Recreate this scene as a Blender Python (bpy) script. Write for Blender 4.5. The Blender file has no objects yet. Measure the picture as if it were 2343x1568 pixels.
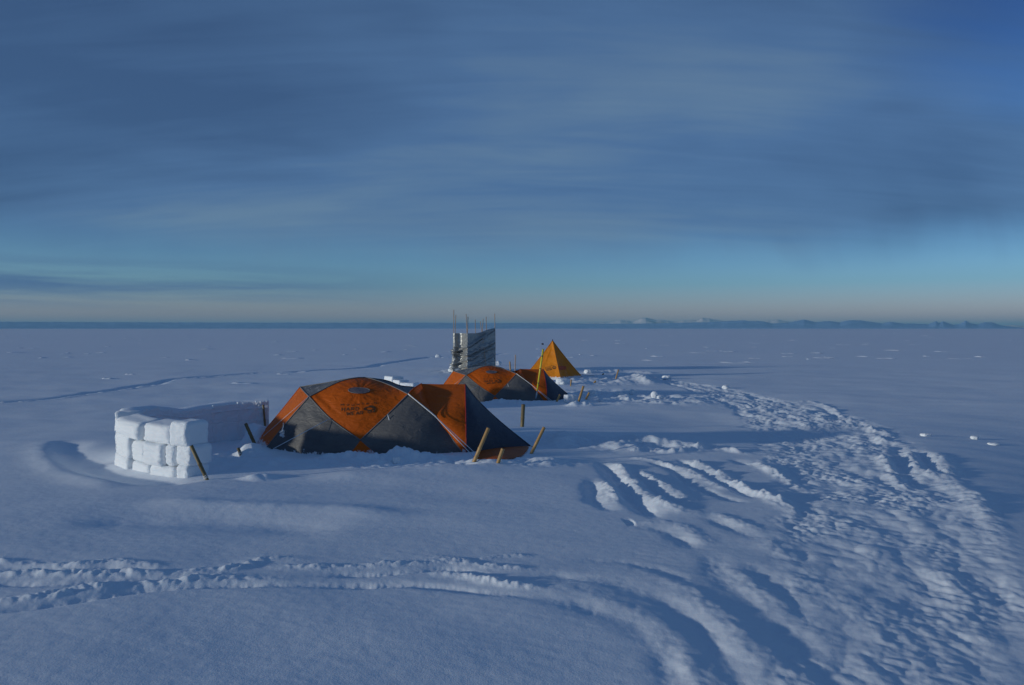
import bpy, bmesh, math, random
import numpy as np
from mathutils import Vector, Matrix

random.seed(7)
rng = np.random.default_rng(11)
SC = bpy.context.scene
COL = SC.collection
R = math.radians

# ------------------------------------------------------------------ camera
CAMZ, FV, CX, HY = 2.2, 1794.0, 1171.0, 752.0      # a level 18 mm class lens
W0, H0 = 2342.0, 1568.0
cam = bpy.data.cameras.new('camera')
cam.sensor_width = 36.0
cam.lens = 36.0 * FV / W0
cam.shift_y = -(H0 / 2 - HY) / W0
cam.clip_start, cam.clip_end = 0.05, 200000.0
cob = bpy.data.objects.new('camera', cam)
cob.location = (0, 0, CAMZ)
cob.rotation_euler = (R(90), 0, 0)
COL.objects.link(cob)
SC.camera = cob


def P(u, v, d):                                     # sight line -> point at distance d
    return Vector(((u - CX) / FV * d, d, CAMZ - (v - HY) / FV * d))


# ------------------------------------------------------------------ noise
def _hash(ix, iy, seed):
    h = (ix.astype(np.int64) * 374761393 + iy.astype(np.int64) * 668265263 + seed * 974711) & 0xffffffff
    h = ((h ^ (h >> 13)) * 1274126177) & 0xffffffff
    return (h ^ (h >> 16)) & 0xffffffff


def gnoise(x, y, seed=0):                           # gradient noise, about -0.7..0.7
    x = np.asarray(x, float); y = np.asarray(y, float)
    ix = np.floor(x); iy = np.floor(y)
    fx = x - ix; fy = y - iy
    ux = fx * fx * fx * (fx * (fx * 6 - 15) + 10); uy = fy * fy * fy * (fy * (fy * 6 - 15) + 10)
    def g(ax, ay):
        a = _hash(ix + ax, iy + ay, seed) * (2 * math.pi / 4294967296.0)
        return np.cos(a) * (fx - ax) + np.sin(a) * (fy - ay)
    a = g(0, 0); b = g(1, 0); c = g(0, 1); d = g(1, 1)
    return (a + ux * (b - a)) * (1 - uy) + (c + ux * (d - c)) * uy


def fbm(x, y, octv, seed=0, gain=0.5):
    t = 0; a = 1.0
    for k in range(octv):
        t = t + a * gnoise(x * 2 ** k + 17.3 * k, y * 2 ** k - 9.1 * k, seed + k)
        a *= gain
    return t


def sstep(a, b, x):
    t = np.clip((x - a) / (b - a), 0, 1)
    return t * t * (3 - 2 * t)


# ------------------------------------------------------------------ terrain
EDGE_Y = [0, 3, 5.3, 7.5, 9.8, 12.5, 15.5, 19, 22, 30, 36, 50]
EDGE_X = [2.4, 2.9, 3.5, 4.6, 5.5, 6.6, 7.6, 8.6, 9.0, 8.0, 6.7, 6.0]
HUMP_Y = [-20, 0, 4, 8, 10, 12, 14, 18, 22, 28, 34, 45, 70]
HUMP_Z = [.10, .50, .50, .42, .33, .28, .20, .05, -.06, -.06, .02, .02, 0]


def macro(x, y):
    x = np.asarray(x, float); y = np.asarray(y, float)
    h = np.interp(y, HUMP_Y, HUMP_Z)
    xe = np.interp(y, EDGE_Y, EDGE_X)
    s = 1 - sstep(-.3, 4.2, x - xe)
    l = 1 - sstep(-4, 10, -x - 8) * 0.8
    out = -0.05 * sstep(0, 4, x - xe) * (1 - sstep(20, 40, y))
    tilt = -0.006 * x * (1 - sstep(6.5, 11, y)) * sstep(-7, -3, x)  # near ground tipped away from the sun to dim it
    return h * s * l + out * (1 - s) + tilt


def ground_pt(u, v):                                # where a sight line meets the big land form
    d = CAMZ * FV / (v - HY)
    for _ in range(12):
        z = float(macro((u - CX) / FV * d, d))
        d = 0.5 * d + 0.5 * (CAMZ - z) * FV / (v - HY)
    return ((u - CX) / FV * d, d)


def spline(pts, n=10):
    p = np.array(pts, float)
    if len(p) < 3:
        return p
    q = np.vstack([2 * p[0] - p[1], p, 2 * p[-1] - p[-2]])
    out = []
    for i in range(1, len(q) - 2):
        for t in np.linspace(0, 1, n, endpoint=False):
            a, b, c, d = q[i - 1], q[i], q[i + 1], q[i + 2]
            out.append(0.5 * (2 * b + (c - a) * t + (2 * a - 5 * b + 4 * c - d) * t * t + (3 * b - a - 3 * c + d) * t ** 3))
    out.append(q[-2])
    return np.array(out)


def poly_dist(x, y, pl):                            # distance, signed side, arc length, end fade
    best = np.full(x.shape, 1e9); s_at = np.zeros(x.shape); sd = np.zeros(x.shape)
    L = 0
    for i in range(len(pl) - 1):
        ax, ay = pl[i]; bx, by = pl[i + 1]
        dx, dy = bx - ax, by - ay
        l2 = dx * dx + dy * dy + 1e-12; l = math.sqrt(l2)
        t = np.clip(((x - ax) * dx + (y - ay) * dy) / l2, 0, 1)
        ex = x - ax - t * dx; ey = y - ay - t * dy
        d = np.sqrt(ex * ex + ey * ey)
        m = d < best
        best = np.where(m, d, best); s_at = np.where(m, L + t * l, s_at)
        sd = np.where(m, np.sign(dx * ey - dy * ex), sd)
        L += l
    return best, sd, s_at, L


LINES = []                                          # (polyline, amp, width, lumpiness, seed)


def line(pts, amp, w, lump=0.6, frame=None):
    if frame == 'c':                                # close-up of the trampled side
        pts = [(1149.2 + .5091 * a, 816.6 + .5089 * b) for a, b in pts]
    elif frame == 'l':                              # close-up of the foreground
        pts = [(.5421 * a, 998 + .5421 * b) for a, b in pts]
    elif frame == 'r':
        pts = [(1814.6 + .2251 * a, 907.3 + .2251 * b) for a, b in pts]
    elif frame == 'f':
        pts = [(.4518 * a, 695.6 + .4518 * b) for a, b in pts]
    w_pts = [ground_pt(a, b) for a, b in pts]
    k = 1.0
    if frame in ('c', 'r'):
        k = float(np.interp(np.mean([q[1] for q in w_pts]), [4, 6, 9, 13], [.27, .38, .74, .85]))
        w *= 1.15
    elif frame == 'l':
        k = .60
    LINES.append((spline(w_pts, 6), amp * k, w, lump, len(LINES) + 40))


# the double ruts crossing the foreground
line([(-200, 535), (0, 530), (150, 545), (330, 545), (480, 535), (650, 550), (800, 545)], .030, .06, 1.0, 'l')
line([(-200, 560), (0, 560), (400, 560), (700, 565), (1000, 545)], -.035, .05, .5, 'l')
line([(-200, 590), (0, 585), (200, 585), (420, 585), (560, 580), (680, 580), (850, 568), (1000, 555), (1100, 522), (1180, 515), (1340, 520)], .045, .07, 1.0, 'l')
line([(-200, 640), (0, 622), (300, 622), (500, 607), (700, 600), (900, 582)], -.05, .06, .5, 'l')
line([(-200, 720), (40, 690), (220, 672), (300, 660), (440, 642), (600, 625), (680, 620), (900, 600), (1100, 603), (1280, 606)], .055, .075, 1.0, 'l')
line([(-200, 765), (0, 735), (200, 710), (400, 682), (650, 645), (1000, 628), (1400, 627), (1750, 622), (2100, 660), (2343, 690)], -.045, .055, .4, 'l')
line([(1080, 546), (1280, 550), (1530, 546), (1700, 536), (1900, 527), (2100, 550), (2343, 562)], .045, .06, 1.0, 'l')
line([(1200, 585), (1500, 580), (1750, 566), (1900, 556), (2100, 590), (2343, 605)], -.05, .05, .5, 'l')
line([(1750, 572), (1900, 580), (2050, 610), (2240, 635), (2343, 640)], .055, .06, .8, 'l')
line([(1700, 505), (1830, 505), (1960, 520), (2150, 500), (2343, 505)], .025, .05, 1.0, 'l')
# the ruts swinging down to the lower right
line([(0, 1062), (200, 1085), (400, 1120), (520, 1160), (640, 1220), (720, 1290), (770, 1400), (790, 1500), (800, 1600)], -.055, .08, .4, 'c')
line([(0, 1022), (200, 1032), (400, 1062), (560, 1110), (690, 1180), (790, 1260), (880, 1360), (950, 1476), (990, 1600)], .060, .11, .6, 'c')
line([(0, 978), (300, 988), (500, 1012), (650, 1052), (790, 1110), (900, 1190), (1000, 1300), (1080, 1400), (1140, 1500), (1180, 1600)], -.075, .085, .4, 'c')
line([(340, 932), (600, 952), (800, 1020), (920, 1090), (1030, 1180), (1150, 1290), (1270, 1390), (1380, 1500), (1450, 1600)], .065, .12, .6, 'c')
line([(300, 905), (560, 920), (760, 975), (900, 1020)], -.035, .06, .5, 'c')
line([(900, 850), (960, 930), (1000, 990), (1100, 1060), (1200, 1130), (1330, 1230), (1480, 1380), (1600, 1520)], -.055, .09, .5, 'c')
line([(990, 905), (1080, 985), (1200, 1050), (1300, 1120), (1400, 1190), (1520, 1300)], .050, .11, .7, 'c')
line([(1080, 900), (1150, 960), (1230, 1010), (1320, 1060), (1420, 1120)], -.045, .08, .6, 'c')
line([(720, 742), (800, 765), (870, 795), (930, 850)], .05, .08, .7, 'c')
line([(560, 755), (700, 775), (800, 815), (880, 870)], -.045, .07, .5, 'c')
line([(940, 702), (1040, 740), (1120, 770), (1210, 792)], .045, .08, .7, 'c')
line([(900, 720), (1020, 765), (1120, 805), (1230, 830)], -.045, .07, .5, 'c')
line([(1100, 800), (1200, 830), (1280, 890), (1330, 960), (1400, 1030)], .05, .10, .7, 'c')
# the fan of ruts between the near tent and the trampled way
line([(408, 545), (402, 610), (430, 660), (530, 705)], -.075, .075, .4, 'c')
line([(450, 555), (490, 600), (515, 640), (545, 692)], .070, .085, .7, 'c')
line([(440, 462), (500, 535), (555, 620), (640, 692), (730, 742)], -.085, .085, .4, 'c')
line([(500, 470), (550, 510), (590, 570), (640, 622), (760, 682), (870, 712), (935, 722)], .075, .10, .7, 'c')
line([(575, 495), (640, 560), (700, 612), (800, 672), (880, 702)], -.065, .07, .4, 'c')
line([(610, 500), (650, 540), (730, 585), (800, 622), (870, 682)], .060, .08, .7, 'c')
line([(640, 455), (760, 502), (840, 562), (940, 612), (1050, 652), (1150, 672)], -.055, .065, .5, 'c')
line([(790, 485), (900, 542), (1000, 592), (1050, 612)], .045, .07, .8, 'c')
line([(780, 450), (900, 525), (1000, 575), (1080, 612), (1170, 650)], -.050, .05, .4, 'c')
line([(820, 455), (960, 522), (1080, 592), (1200, 642), (1300, 692), (1400, 742)], .075, .08, .8, 'c')
line([(520, 432), (640, 422), (760, 430), (860, 422), (960, 416), (1100, 437), (1165, 442)], .060, .075, .9, 'c')
line([(500, 447), (640, 456), (740, 482), (830, 510)], .045, .06, .9, 'c')
line([(1040, 455), (1080, 475), (1120, 490)], -.06, .08, .4, 'c')
line([(1100, 470), (1200, 512), (1280, 552), (1360, 602)], .060, .08, .9, 'c')
line([(1200, 440), (1240, 455), (1310, 470)], .05, .09, .9, 'c')
line([(540, 745), (590, 745)], -.07, .07, .3, 'c')
line([(610, 738), (640, 748), (760, 742)], .035, .06, .7, 'c')
# right edge of the trampled way
line([(1060, 500), (1070, 650), (1120, 800), (1200, 910), (1260, 980)], -.075, .10, .5, 'r')
line([(1265, 535), (1350, 640), (1420, 740), (1440, 800)], -.075, .09, .4, 'r')
line([(900, 580), (950, 680), (1030, 780), (1130, 900), (1200, 975)], .065, .10, .9, 'r')
line([(1150, 545), (1230, 650), (1270, 740), (1390, 800), (1480, 870)], .065, .10, .9, 'r')
line([(1430, 550), (1500, 650), (1560, 740), (1600, 850), (1680, 930), (1800, 1000), (1900, 1150), (2050, 1330)], .060, .12, .9, 'r')
line([(0, 62), (150, 50), (300, 82), (400, 130), (470, 180), (560, 232), (620, 265)], .050, .08, .8, 'r')
line([(0, 85), (150, 75), (280, 110), (380, 165), (470, 215)], -.05, .08, .6, 'r')
line([(0, 110), (120, 150), (250, 190), (380, 215)], .045, .09, .9, 'r')
line([(620, 300), (740, 322), (830, 362), (890, 440), (960, 480)], .06, .10, .9, 'r')
line([(780, 310), (900, 340), (980, 400), (1010, 440)], .04, .08, .9, 'r')
line([(60, 240), (150, 290), (230, 330)], .05, .09, .9, 'r')
line([(1920, 880), (2030, 1000), (2130, 1160), (2260, 1330)], .05, .11, .8, 'c')
line([(1900, 950), (1990, 1080), (2100, 1240), (2250, 1420)], -.05, .10, .6, 'c')
line([(2090, 650), (2180, 770), (2260, 920), (2340, 1060), (2450, 1250)], .045, .12, .9, 'c')
line([(2060, 700), (2150, 830), (2240, 990), (2350, 1180)], -.045, .11, .6, 'c')
# old ski way far out on the plain
line([(-300, 510), (0, 494), (130, 486), (350, 466), (500, 446), (700, 416), (800, 401), (890, 379), (960, 373), (1100, 363), (1250, 350), (1320, 346), (1500, 341), (1650, 331), (1850, 319), (1950, 300), (2180, 271)], -.17, .24, .45, 'f')
line([(-300, 516), (0, 499), (130, 491), (350, 472), (500, 452), (700, 422), (800, 407), (890, 385), (960, 379), (1100, 368), (1250, 356), (1320, 351)], .035, .16, 1.0, 'f')
line([(2150, 271), (2300, 266), (2450, 258), (2560, 250)], -.15, .3, .9, 'f')
# drift forms: moat round the block wall, crest in front of the tent, long soft waves
line([(150, 1008), (150, 1030), (175, 1052), (225, 1074), (290, 1087), (370, 1097), (440, 1106)], -.085, .30, .15)
line([(112, 1010), (108, 1040), (135, 1070), (200, 1098), (300, 1112)], .045, .22, .1)
line([(330, 1146), (430, 1152), (520, 1158), (620, 1160), (740, 1164), (860, 1172), (960, 1186)], .035, .22, .15)
line([(120, 1200), (260, 1192), (400, 1188), (540, 1190), (660, 1200), (800, 1215)], -.035, .26, .15)
line([(700, 1092), (860, 1088), (1000, 1078), (1140, 1068), (1260, 1055), (1370, 1046)], .045, .32, .1)
line([(560, 1100), (600, 1092), (650, 1094)], .05, .18, .2)
# snow banked along the front of the near tent
line([(655, 1046), (720, 1051), (790, 1048), (850, 1053), (905, 1051), (960, 1054), (1010, 1047), (1052, 1052)], .115, .17, 1.1)
line([(570, 1062), (620, 1056), (650, 1060)], .05, .16, .5)
line([(548, 1012), (580, 1012), (612, 1016)], .30, .30, .3)
line([(560, 1042), (590, 1030), (615, 1030)], .12, .22, .3)
line([(430, 1006), (500, 1002), (575, 1000)], .24, .42, .4)
line([(478, 1085), (520, 1070), (545, 1056)], -.06, .15, .4)
# lumps in front of the second tent
line([(1085, 925), (1140, 922), (1190, 923), (1240, 922), (1290, 922)], .09, .20, 1.3)
line([(1290, 930), (1330, 928), (1360, 930)], .09, .20, 1.1)
line([(1360, 905), (1410, 903), (1450, 905), (1500, 914), (1560, 912)], .07, .20, 1.5)
line([(1385, 917), (1430, 915), (1480, 922), (1540, 924), (1620, 922)], .05, .16, 1.6)
line([(1400, 862), (1440, 858), (1465, 866), (1490, 878)], .10, .35, .9)
line([(1330, 855), (1380, 853), (1440, 852), (1500, 856)], .10, .30, 1.0)
line([(1455, 858), (1478, 875)], .12, .25, .6)

WAY_U = [(1480, 862, 12), (1560, 877, 32), (1640, 895, 52), (1740, 925, 85), (1830, 955, 115), (1890, 1000, 150), (1940, 1060, 170), (1990, 1120, 170), (2010, 1200, 200), (2040, 1300, 240), (2060, 1400, 290), (2080, 1568, 330), (2090, 1800, 380)]
_c = np.array([ground_pt(a, b) for a, b, w in WAY_U]); _w = np.array([w / FV * ground_pt(a, b)[1] for a, b, w in WAY_U])
WAY = spline(np.column_stack([_c, _w]), 5)


def way_mask(x, y):
    m = np.zeros(x.shape)
    best = np.full(x.shape, 1e9)
    for i in range(len(WAY) - 1):
        ax, ay, aw = WAY[i]; bx, by, bw = WAY[i + 1]
        dx, dy = bx - ax, by - ay
        t = np.clip(((x - ax) * dx + (y - ay) * dy) / (dx * dx + dy * dy + 1e-9), 0, 1)
        d = np.hypot(x - ax - t * dx, y - ay - t * dy) / (aw + t * (bw - aw))
        best = np.minimum(best, d)
    return best


PATCH = []                                          # trodden patches: u, v, radius x, radius y, amp, wave
def patch(u, v, rx, ry, amp, lam):
    x, y = ground_pt(u, v)
    PATCH.append((x, y, rx, ry, amp, lam))
patch(1300, 1005, 0.9, 1.1, .22, .6)
patch(1400, 1012, 1.1, .9, .22, .65)
patch(1510, 1022, 1.0, .8, .13, .55)
patch(1330, 868, 2.2, 2.6, .15, .75)
patch(1420, 866, 2.0, 3.0, .10, .7)
patch(1380, 905, 2.6, 2.4, .11, .55)
patch(1500, 912, 2.6, 2.0, .10, .5)
patch(900, 1058, 2.2, .5, .12, .45)
patch(530, 1045, .5, .8, .10, .5)
patch(700, 1062, 1.2, .4, .10, .4)
patch(575, 1000, .6, .8, .12, .5)
patch(590, 1035, .7, 1.0, .06, .5)
patch(530, 1490, .0, .0, .0, .5)
patch(1180, 1060, .8, .4, .06, .35)
patch(1060, 850, 1.6, 1.8, .12, .6)


def height(x, y):
    x = np.atleast_1d(np.asarray(x, float)); y = np.atleast_1d(np.asarray(y, float))
    h = macro(x, y)
    r = np.hypot(x, y)
    near = 1 - sstep(30, 70, r)
    # wind-worked plain: long low waves that run across the view
    far = sstep(14, 40, r) * (1 - sstep(600, 3000, r))
    h = h + far * (0.10 * gnoise(x / 26, y / 15, 3) + 0.035 * gnoise(x / 7, y / 3.4, 4))
    h = h + near * (0.05 * gnoise(x / 3.1 + 3, y / 2.2, 5) + 0.012 * gnoise(x / .9, y / .6, 6))
    h = h - near * 0.12 * sstep(.2, 4.2, x) * (1 - sstep(5.0, 7.5, x)) * sstep(13.6, 15.6, y + .1 * x) * (1 - sstep(17.5, 21.5, y - .35 * x))
    # slope added low in the foreground so it turns from the sun and darkens
    xb = -1.35 + (y - 3.85) * 1.10
    h = h - near * 0.085 * sstep(0, 2.1, x - xb) * (1 - sstep(4.9, 6.2, y))
    # fine grain of blown snow
    g = 1 - sstep(9, 22, r)
    m = (g > 0)
    if m.any():
        xm, ym = x[m], y[m]
        h[m] += g[m] * (0.0017 * gnoise(xm / .11 + .6 * ym, ym / .06, 8) + 0.0022 * gnoise(xm / .30, ym / .17, 9))
    # trampled way
    wm = way_mask(x, y)
    m = wm < 1.35
    if m.any():
        xm, ym = x[m], y[m]
        k = 1 - sstep(.80, 1.25, wm[m] + .25 * gnoise(xm / .5, ym / .5, 21))
        d_, sd_, s_, L_ = poly_dist(xm, ym, WAY[:, :2])
        a_ = d_ * sd_ + .25 * gnoise(xm / .8, ym / .8, 26)
        n1 = gnoise(a_ / .34, s_ / 1.1, 22); n2 = np.abs(gnoise(a_ / .20 + 5, s_ / .34, 23))
        step = np.abs(gnoise(xm / .33, ym / .36, 30))
        n3 = gnoise(xm / .10, ym / .10, 24); n4 = gnoise(xm / .045, ym / .05, 25)
        n5 = np.abs(gnoise(xm / .14 + .3 * n2, ym / .16, 29))
        big = gnoise(xm / 1.3, ym / 1.7, 27)
        rough = sstep(-.10, .40, gnoise(xm / .9, ym / 1.1, 28))
        lumps = 0.046 * n1 + 0.036 * n2 + .045 * step * (1 - .5 * rough) + (0.25 + 1.0 * rough) * (0.030 * n5 + 0.019 * n3 + 0.012 * n4) + .025 * big
        h[m] += k * (lumps - 0.035) * np.interp(np.hypot(xm, ym), [3, 6, 9, 14, 24], [.34, .50, .80, 1.0, 1.5])
    for (px, py, rx, ry, amp, lam) in PATCH:
        if rx <= 0: continue
        q = ((x - px) / rx) ** 2 + ((y - py) / ry) ** 2
        m = q < 2.5
        if m.any():
            xm, ym = x[m], y[m]
            k = np.exp(-q[m] ** 2 * .9)
            n = gnoise(xm / lam, ym / lam, 31) + .5 * np.abs(gnoise(xm / lam * 2.1, ym / lam * 2.1, 32)) + .2 * gnoise(xm / lam * 4.3, ym / lam * 4.3, 33)
            h[m] += k * amp * n
    for (pl, amp, w, lump, sd) in LINES:
        mg = w * 3.2
        m = (x > pl[:, 0].min() - mg) & (x < pl[:, 0].max() + mg) & (y > pl[:, 1].min() - mg) & (y < pl[:, 1].max() + mg)
        if not m.any():
            continue
        xm, ym = x[m], y[m]
        wob = .35 * w * gnoise(xm / (w * 3.0), ym / (w * 3.0), sd + 1)
        d, side, s, L = poly_dist(xm + wob, ym + .7 * wob, pl)
        fade = sstep(0, min(.6, L * .3), s) * sstep(0, min(.6, L * .3), L - s)
        n = 1 + lump * (1.0 * gnoise(xm / (w * 2.2), ym / (w * 2.2), sd) + .8 * gnoise(xm / (w * .95), ym / (w * .95), sd + 2) + .45 * gnoise(xm / (w * .42), ym / (w * .42), sd + 3))
        if lump > .35:                              # the spoil comes and goes along the rut
            n = n * (.48 + .52 * sstep(-.28, .25, gnoise(s / (w * 7) + sd, s * 0 + sd * 1.7, sd + 4)))
        h[m] += amp * n * np.exp(-(d / w) ** 2) * fade
    return h


def hgt(x, y):
    return float(height(np.array([x]), np.array([y]))[0])


def on_ground(u, v):                                # sight line meets the finished snow
    d = ground_pt(u, v)[1]
    for _ in range(14):
        z = hgt((u - CX) / FV * d, d)
        d = 0.6 * d + 0.4 * (CAMZ - z) * FV / (v - HY)
    return d


# ------------------------------------------------------------------ materials
def nodes(name):
    m = bpy.data.materials.new(name); m.use_nodes = True
    nt = m.node_tree; b = nt.nodes['Principled BSDF']
    return m, nt, b


def N(nt, t, **kw):
    n = nt.nodes.new(t)
    for k, v in kw.items():
        if k.startswith('i_'):
            n.inputs[k[2:].replace('_', ' ')].default_value = v
        else:
            setattr(n, k, v)
    return n


def ramp(nt, fac, stops):
    r = nt.nodes.new('ShaderNodeValToRGB')
    e = r.color_ramp.elements
    while len(e) < len(stops): e.new(0.5)
    for k, (p, c) in enumerate(stops):
        e[k].position = p; e[k].color = c if len(c) == 4 else (*c, 1)
    nt.links.new(fac, r.inputs[0])
    return r


def mat_snow(name='snow', col=(.81, .86, .92), grain=1.0):
    m, nt, b = nodes(name)
    tc = N(nt, 'ShaderNodeTexCoord')
    n1 = N(nt, 'ShaderNodeTexNoise', i_Scale=95.0, i_Detail=3.0, i_Roughness=.65)
    n2 = N(nt, 'ShaderNodeTexNoise', i_Scale=14.0, i_Detail=4.0, i_Roughness=.6)
    n3 = N(nt, 'ShaderNodeTexNoise', i_Scale=.35, i_Detail=5.0)
    for n in (n1, n2, n3): nt.links.new(tc.outputs['Object'], n.inputs['Vector'])
    r = ramp(nt, n3.outputs['Fac'], [(.3, tuple(c * .96 for c in col)), (.7, col)])
    nt.links.new(r.outputs[0], b.inputs['Base Color'])
    b1 = N(nt, 'ShaderNodeBump', i_Strength=.20 * grain, i_Distance=.008)
    b2 = N(nt, 'ShaderNodeBump', i_Strength=.20 * grain, i_Distance=.02)
    nt.links.new(n1.outputs['Fac'], b1.inputs['Height']); nt.links.new(n2.outputs['Fac'], b2.inputs['Height'])
    nt.links.new(b2.outputs[0], b1.inputs['Normal']); nt.links.new(b1.outputs[0], b.inputs['Normal'])
    b.inputs['Roughness'].default_value = .85
    b.inputs['Specular IOR Level'].default_value = .12
    b.inputs['Subsurface Weight'].default_value = .25
    b.inputs['Subsurface Radius'].default_value = (.7, .9, 1.0)
    b.inputs['Subsurface Scale'].default_value = .03
    return m


def mat_fabric(name, col, col2, transl=.25, snow_z=None, snow_roof=False, rough=.55, crease=.5):
    m, nt, b = nodes(name)
    tc = N(nt, 'ShaderNodeTexCoord')
    n = N(nt, 'ShaderNodeTexNoise', i_Scale=2.6, i_Detail=5.0)
    nt.links.new(tc.outputs['Object'], n.inputs['Vector'])
    r = ramp(nt, n.outputs['Fac'], [(.3, col2), (.7, col)])
    colour = r.outputs[0]
    mp = N(nt, 'ShaderNodeMapping'); mp.inputs['Scale'].default_value = (5, 5, 11)
    mp.inputs['Rotation'].default_value = (.2, .5, .3)
    nt.links.new(tc.outputs['Object'], mp.inputs[0])
    w = N(nt, 'ShaderNodeTexNoise', i_Scale=1.3, i_Detail=4.0, i_Distortion=1.2)
    nt.links.new(mp.outputs[0], w.inputs['Vector'])
    bu = N(nt, 'ShaderNodeBump', i_Strength=crease, i_Distance=.035)
    nt.links.new(w.outputs['Fac'], bu.inputs['Height'])
    if snow_z is not None:                          # rime caught on the cloth
        sp = N(nt, 'ShaderNodeSeparateXYZ'); nt.links.new(tc.outputs['Object'], sp.inputs[0])
        ns = N(nt, 'ShaderNodeTexNoise', i_Scale=16.0, i_Detail=6.0, i_Roughness=.7)
        nt.links.new(tc.outputs['Object'], ns.inputs['Vector'])
        mr = N(nt, 'ShaderNodeMapRange'); mr.inputs[1].default_value = snow_z; mr.inputs[2].default_value = snow_z + (.18 if not snow_roof else .9)
        mr.inputs[3].default_value = .30; mr.inputs[4].default_value = -.30 if not snow_roof else -.12
        nt.links.new(sp.outputs['Z'], mr.inputs[0])
        if snow_roof: mr.inputs[3].default_value = .02; mr.inputs[4].default_value = .02
        ad = N(nt, 'ShaderNodeMath', operation='ADD'); nt.links.new(ns.outputs['Fac'], ad.inputs[0]); nt.links.new(mr.outputs[0], ad.inputs[1])
        rr = ramp(nt, ad.outputs[0], [(.60, (0, 0, 0)), (.66, (1, 1, 1))])
        mx = N(nt, 'ShaderNodeMix', data_type='RGBA')
        nt.links.new(rr.outputs[0], mx.inputs['Factor']); nt.links.new(colour, mx.inputs['A'])
        mx.inputs['B'].default_value = (.8, .82, .85, 1)
        colour = mx.outputs['Result']
    nt.links.new(colour, b.inputs['Base Color'])
    nt.links.new(bu.outputs[0], b.inputs['Normal'])
    b.inputs['Roughness'].default_value = rough
    b.inputs['Specular IOR Level'].default_value = .3
    if transl:
        t = N(nt, 'ShaderNodeBsdfTranslucent'); nt.links.new(colour, t.inputs[0]); nt.links.new(bu.outputs[0], t.inputs['Normal'])
        ms = N(nt, 'ShaderNodeMixShader'); ms.inputs[0].default_value = transl
        nt.links.new(b.outputs[0], ms.inputs[1]); nt.links.new(t.outputs[0], ms.inputs[2])
        nt.links.new(ms.outputs[0], nt.nodes['Material Output'].inputs[0])
    return m


def mat_simple(name, c1, c2, scale=20, rough=.6, metal=0, stretch=(1, 1, 1), bump=.1):
    m, nt, b = nodes(name)
    tc = N(nt, 'ShaderNodeTexCoord')
    mp = N(nt, 'ShaderNodeMapping'); mp.inputs['Scale'].default_value = stretch
    n = N(nt, 'ShaderNodeTexNoise', i_Scale=scale, i_Detail=4.0)
    nt.links.new(tc.outputs['Object'], mp.inputs[0]); nt.links.new(mp.outputs[0], n.inputs['Vector'])
    r = ramp(nt, n.outputs['Fac'], [(.32, c1), (.68, c2)])
    nt.links.new(r.outputs[0], b.inputs['Base Color'])
    if bump:
        bu = N(nt, 'ShaderNodeBump', i_Strength=bump, i_Distance=.01)
        nt.links.new(n.outputs['Fac'], bu.inputs['Height']); nt.links.new(bu.outputs[0], b.inputs['Normal'])
    b.inputs['Roughness'].default_value = rough; b.inputs['Metallic'].default_value = metal
    return m


M_SNOW = mat_snow()
M_BLOCK = mat_snow('block_snow', (.81, .85, .89), 2.2)
M_ORANGE = mat_fabric('orange_nylon', (.72, .138, .004), (.63, .116, .003), .28, snow_z=.02)
M_ORANGE_SUNLIT = mat_fabric('orange_nylon_sunlit', (.80, .175, .008), (.71, .148, .006), .32, snow_z=.04)  # same nylon, colour lightened for the end the sun strikes
M_GREY = mat_fabric('grey_nylon', (.15, .145, .14), (.105, .105, .11), .10, snow_z=-.03)
M_GREY_ROOF = mat_fabric('grey_nylon_roof', (.15, .145, .14), (.10, .10, .105), .10, snow_z=.2, snow_roof=True)
M_NOSE = mat_fabric('slate_nylon', (.055, .06, .085), (.04, .045, .065), .05)
M_PYR = mat_fabric('amber_nylon', (.74, .25, .008), (.64, .20, .006), .16, snow_z=.05, crease=.2)
M_FLAP = mat_fabric('orange_snow_flap', (.55, .13, .01), (.42, .09, .008), .3, snow_z=-.12)
M_VENT = mat_simple('clear_vent_film', (.115, .09, .10), (.16, .125, .13), 30, .3)
M_LOGO = mat_simple('dark_print', (.05, .026, .008), (.075, .038, .012), 30, .7, bump=0)
M_SLEEVE = mat_simple('grey_webbing', (.12, .12, .125), (.18, .18, .18), 30, .7)
M_PIPE = mat_simple('red_piping', (.25, .015, .02), (.35, .02, .025), 30, .6)
M_CORD = mat_simple('white_cord', (.6, .62, .65), (.78, .8, .82), 60, .8)
M_DARKCORD = mat_simple('dark_cord', (.03, .03, .03), (.06, .06, .06), 60, .8)
M_BAMBOO = mat_simple('bamboo', (.34, .19, .065), (.48, .29, .11), 14, .5, stretch=(1, 1, .15))
M_OLIVE = mat_simple('old_bamboo', (.13, .095, .04), (.22, .16, .065), 14, .5, stretch=(1, 1, .15))
M_CUT = mat_simple('bamboo_inside', (.02, .015, .01), (.05, .035, .02), 40, .9)
M_YELLOW = mat_simple('yellow_tube', (.66, .55, .035), (.74, .62, .05), 20, .4, bump=0)
M_BLACK = mat_simple('black_tape', (.03, .03, .05), (.05, .05, .08), 40, .5)
M_STEEL = mat_simple('steel_tip', (.4, .42, .45), (.55, .57, .6), 40, .35, .8)
M_REDPATCH = mat_simple('dull_red_patch', (.50, .07, .012), (.56, .08, .015), 14, .7)
M_CANE = mat_simple('thin_cane', (.36, .25, .17), (.48, .35, .25), 25, .6, stretch=(1, 1, .1))


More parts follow.
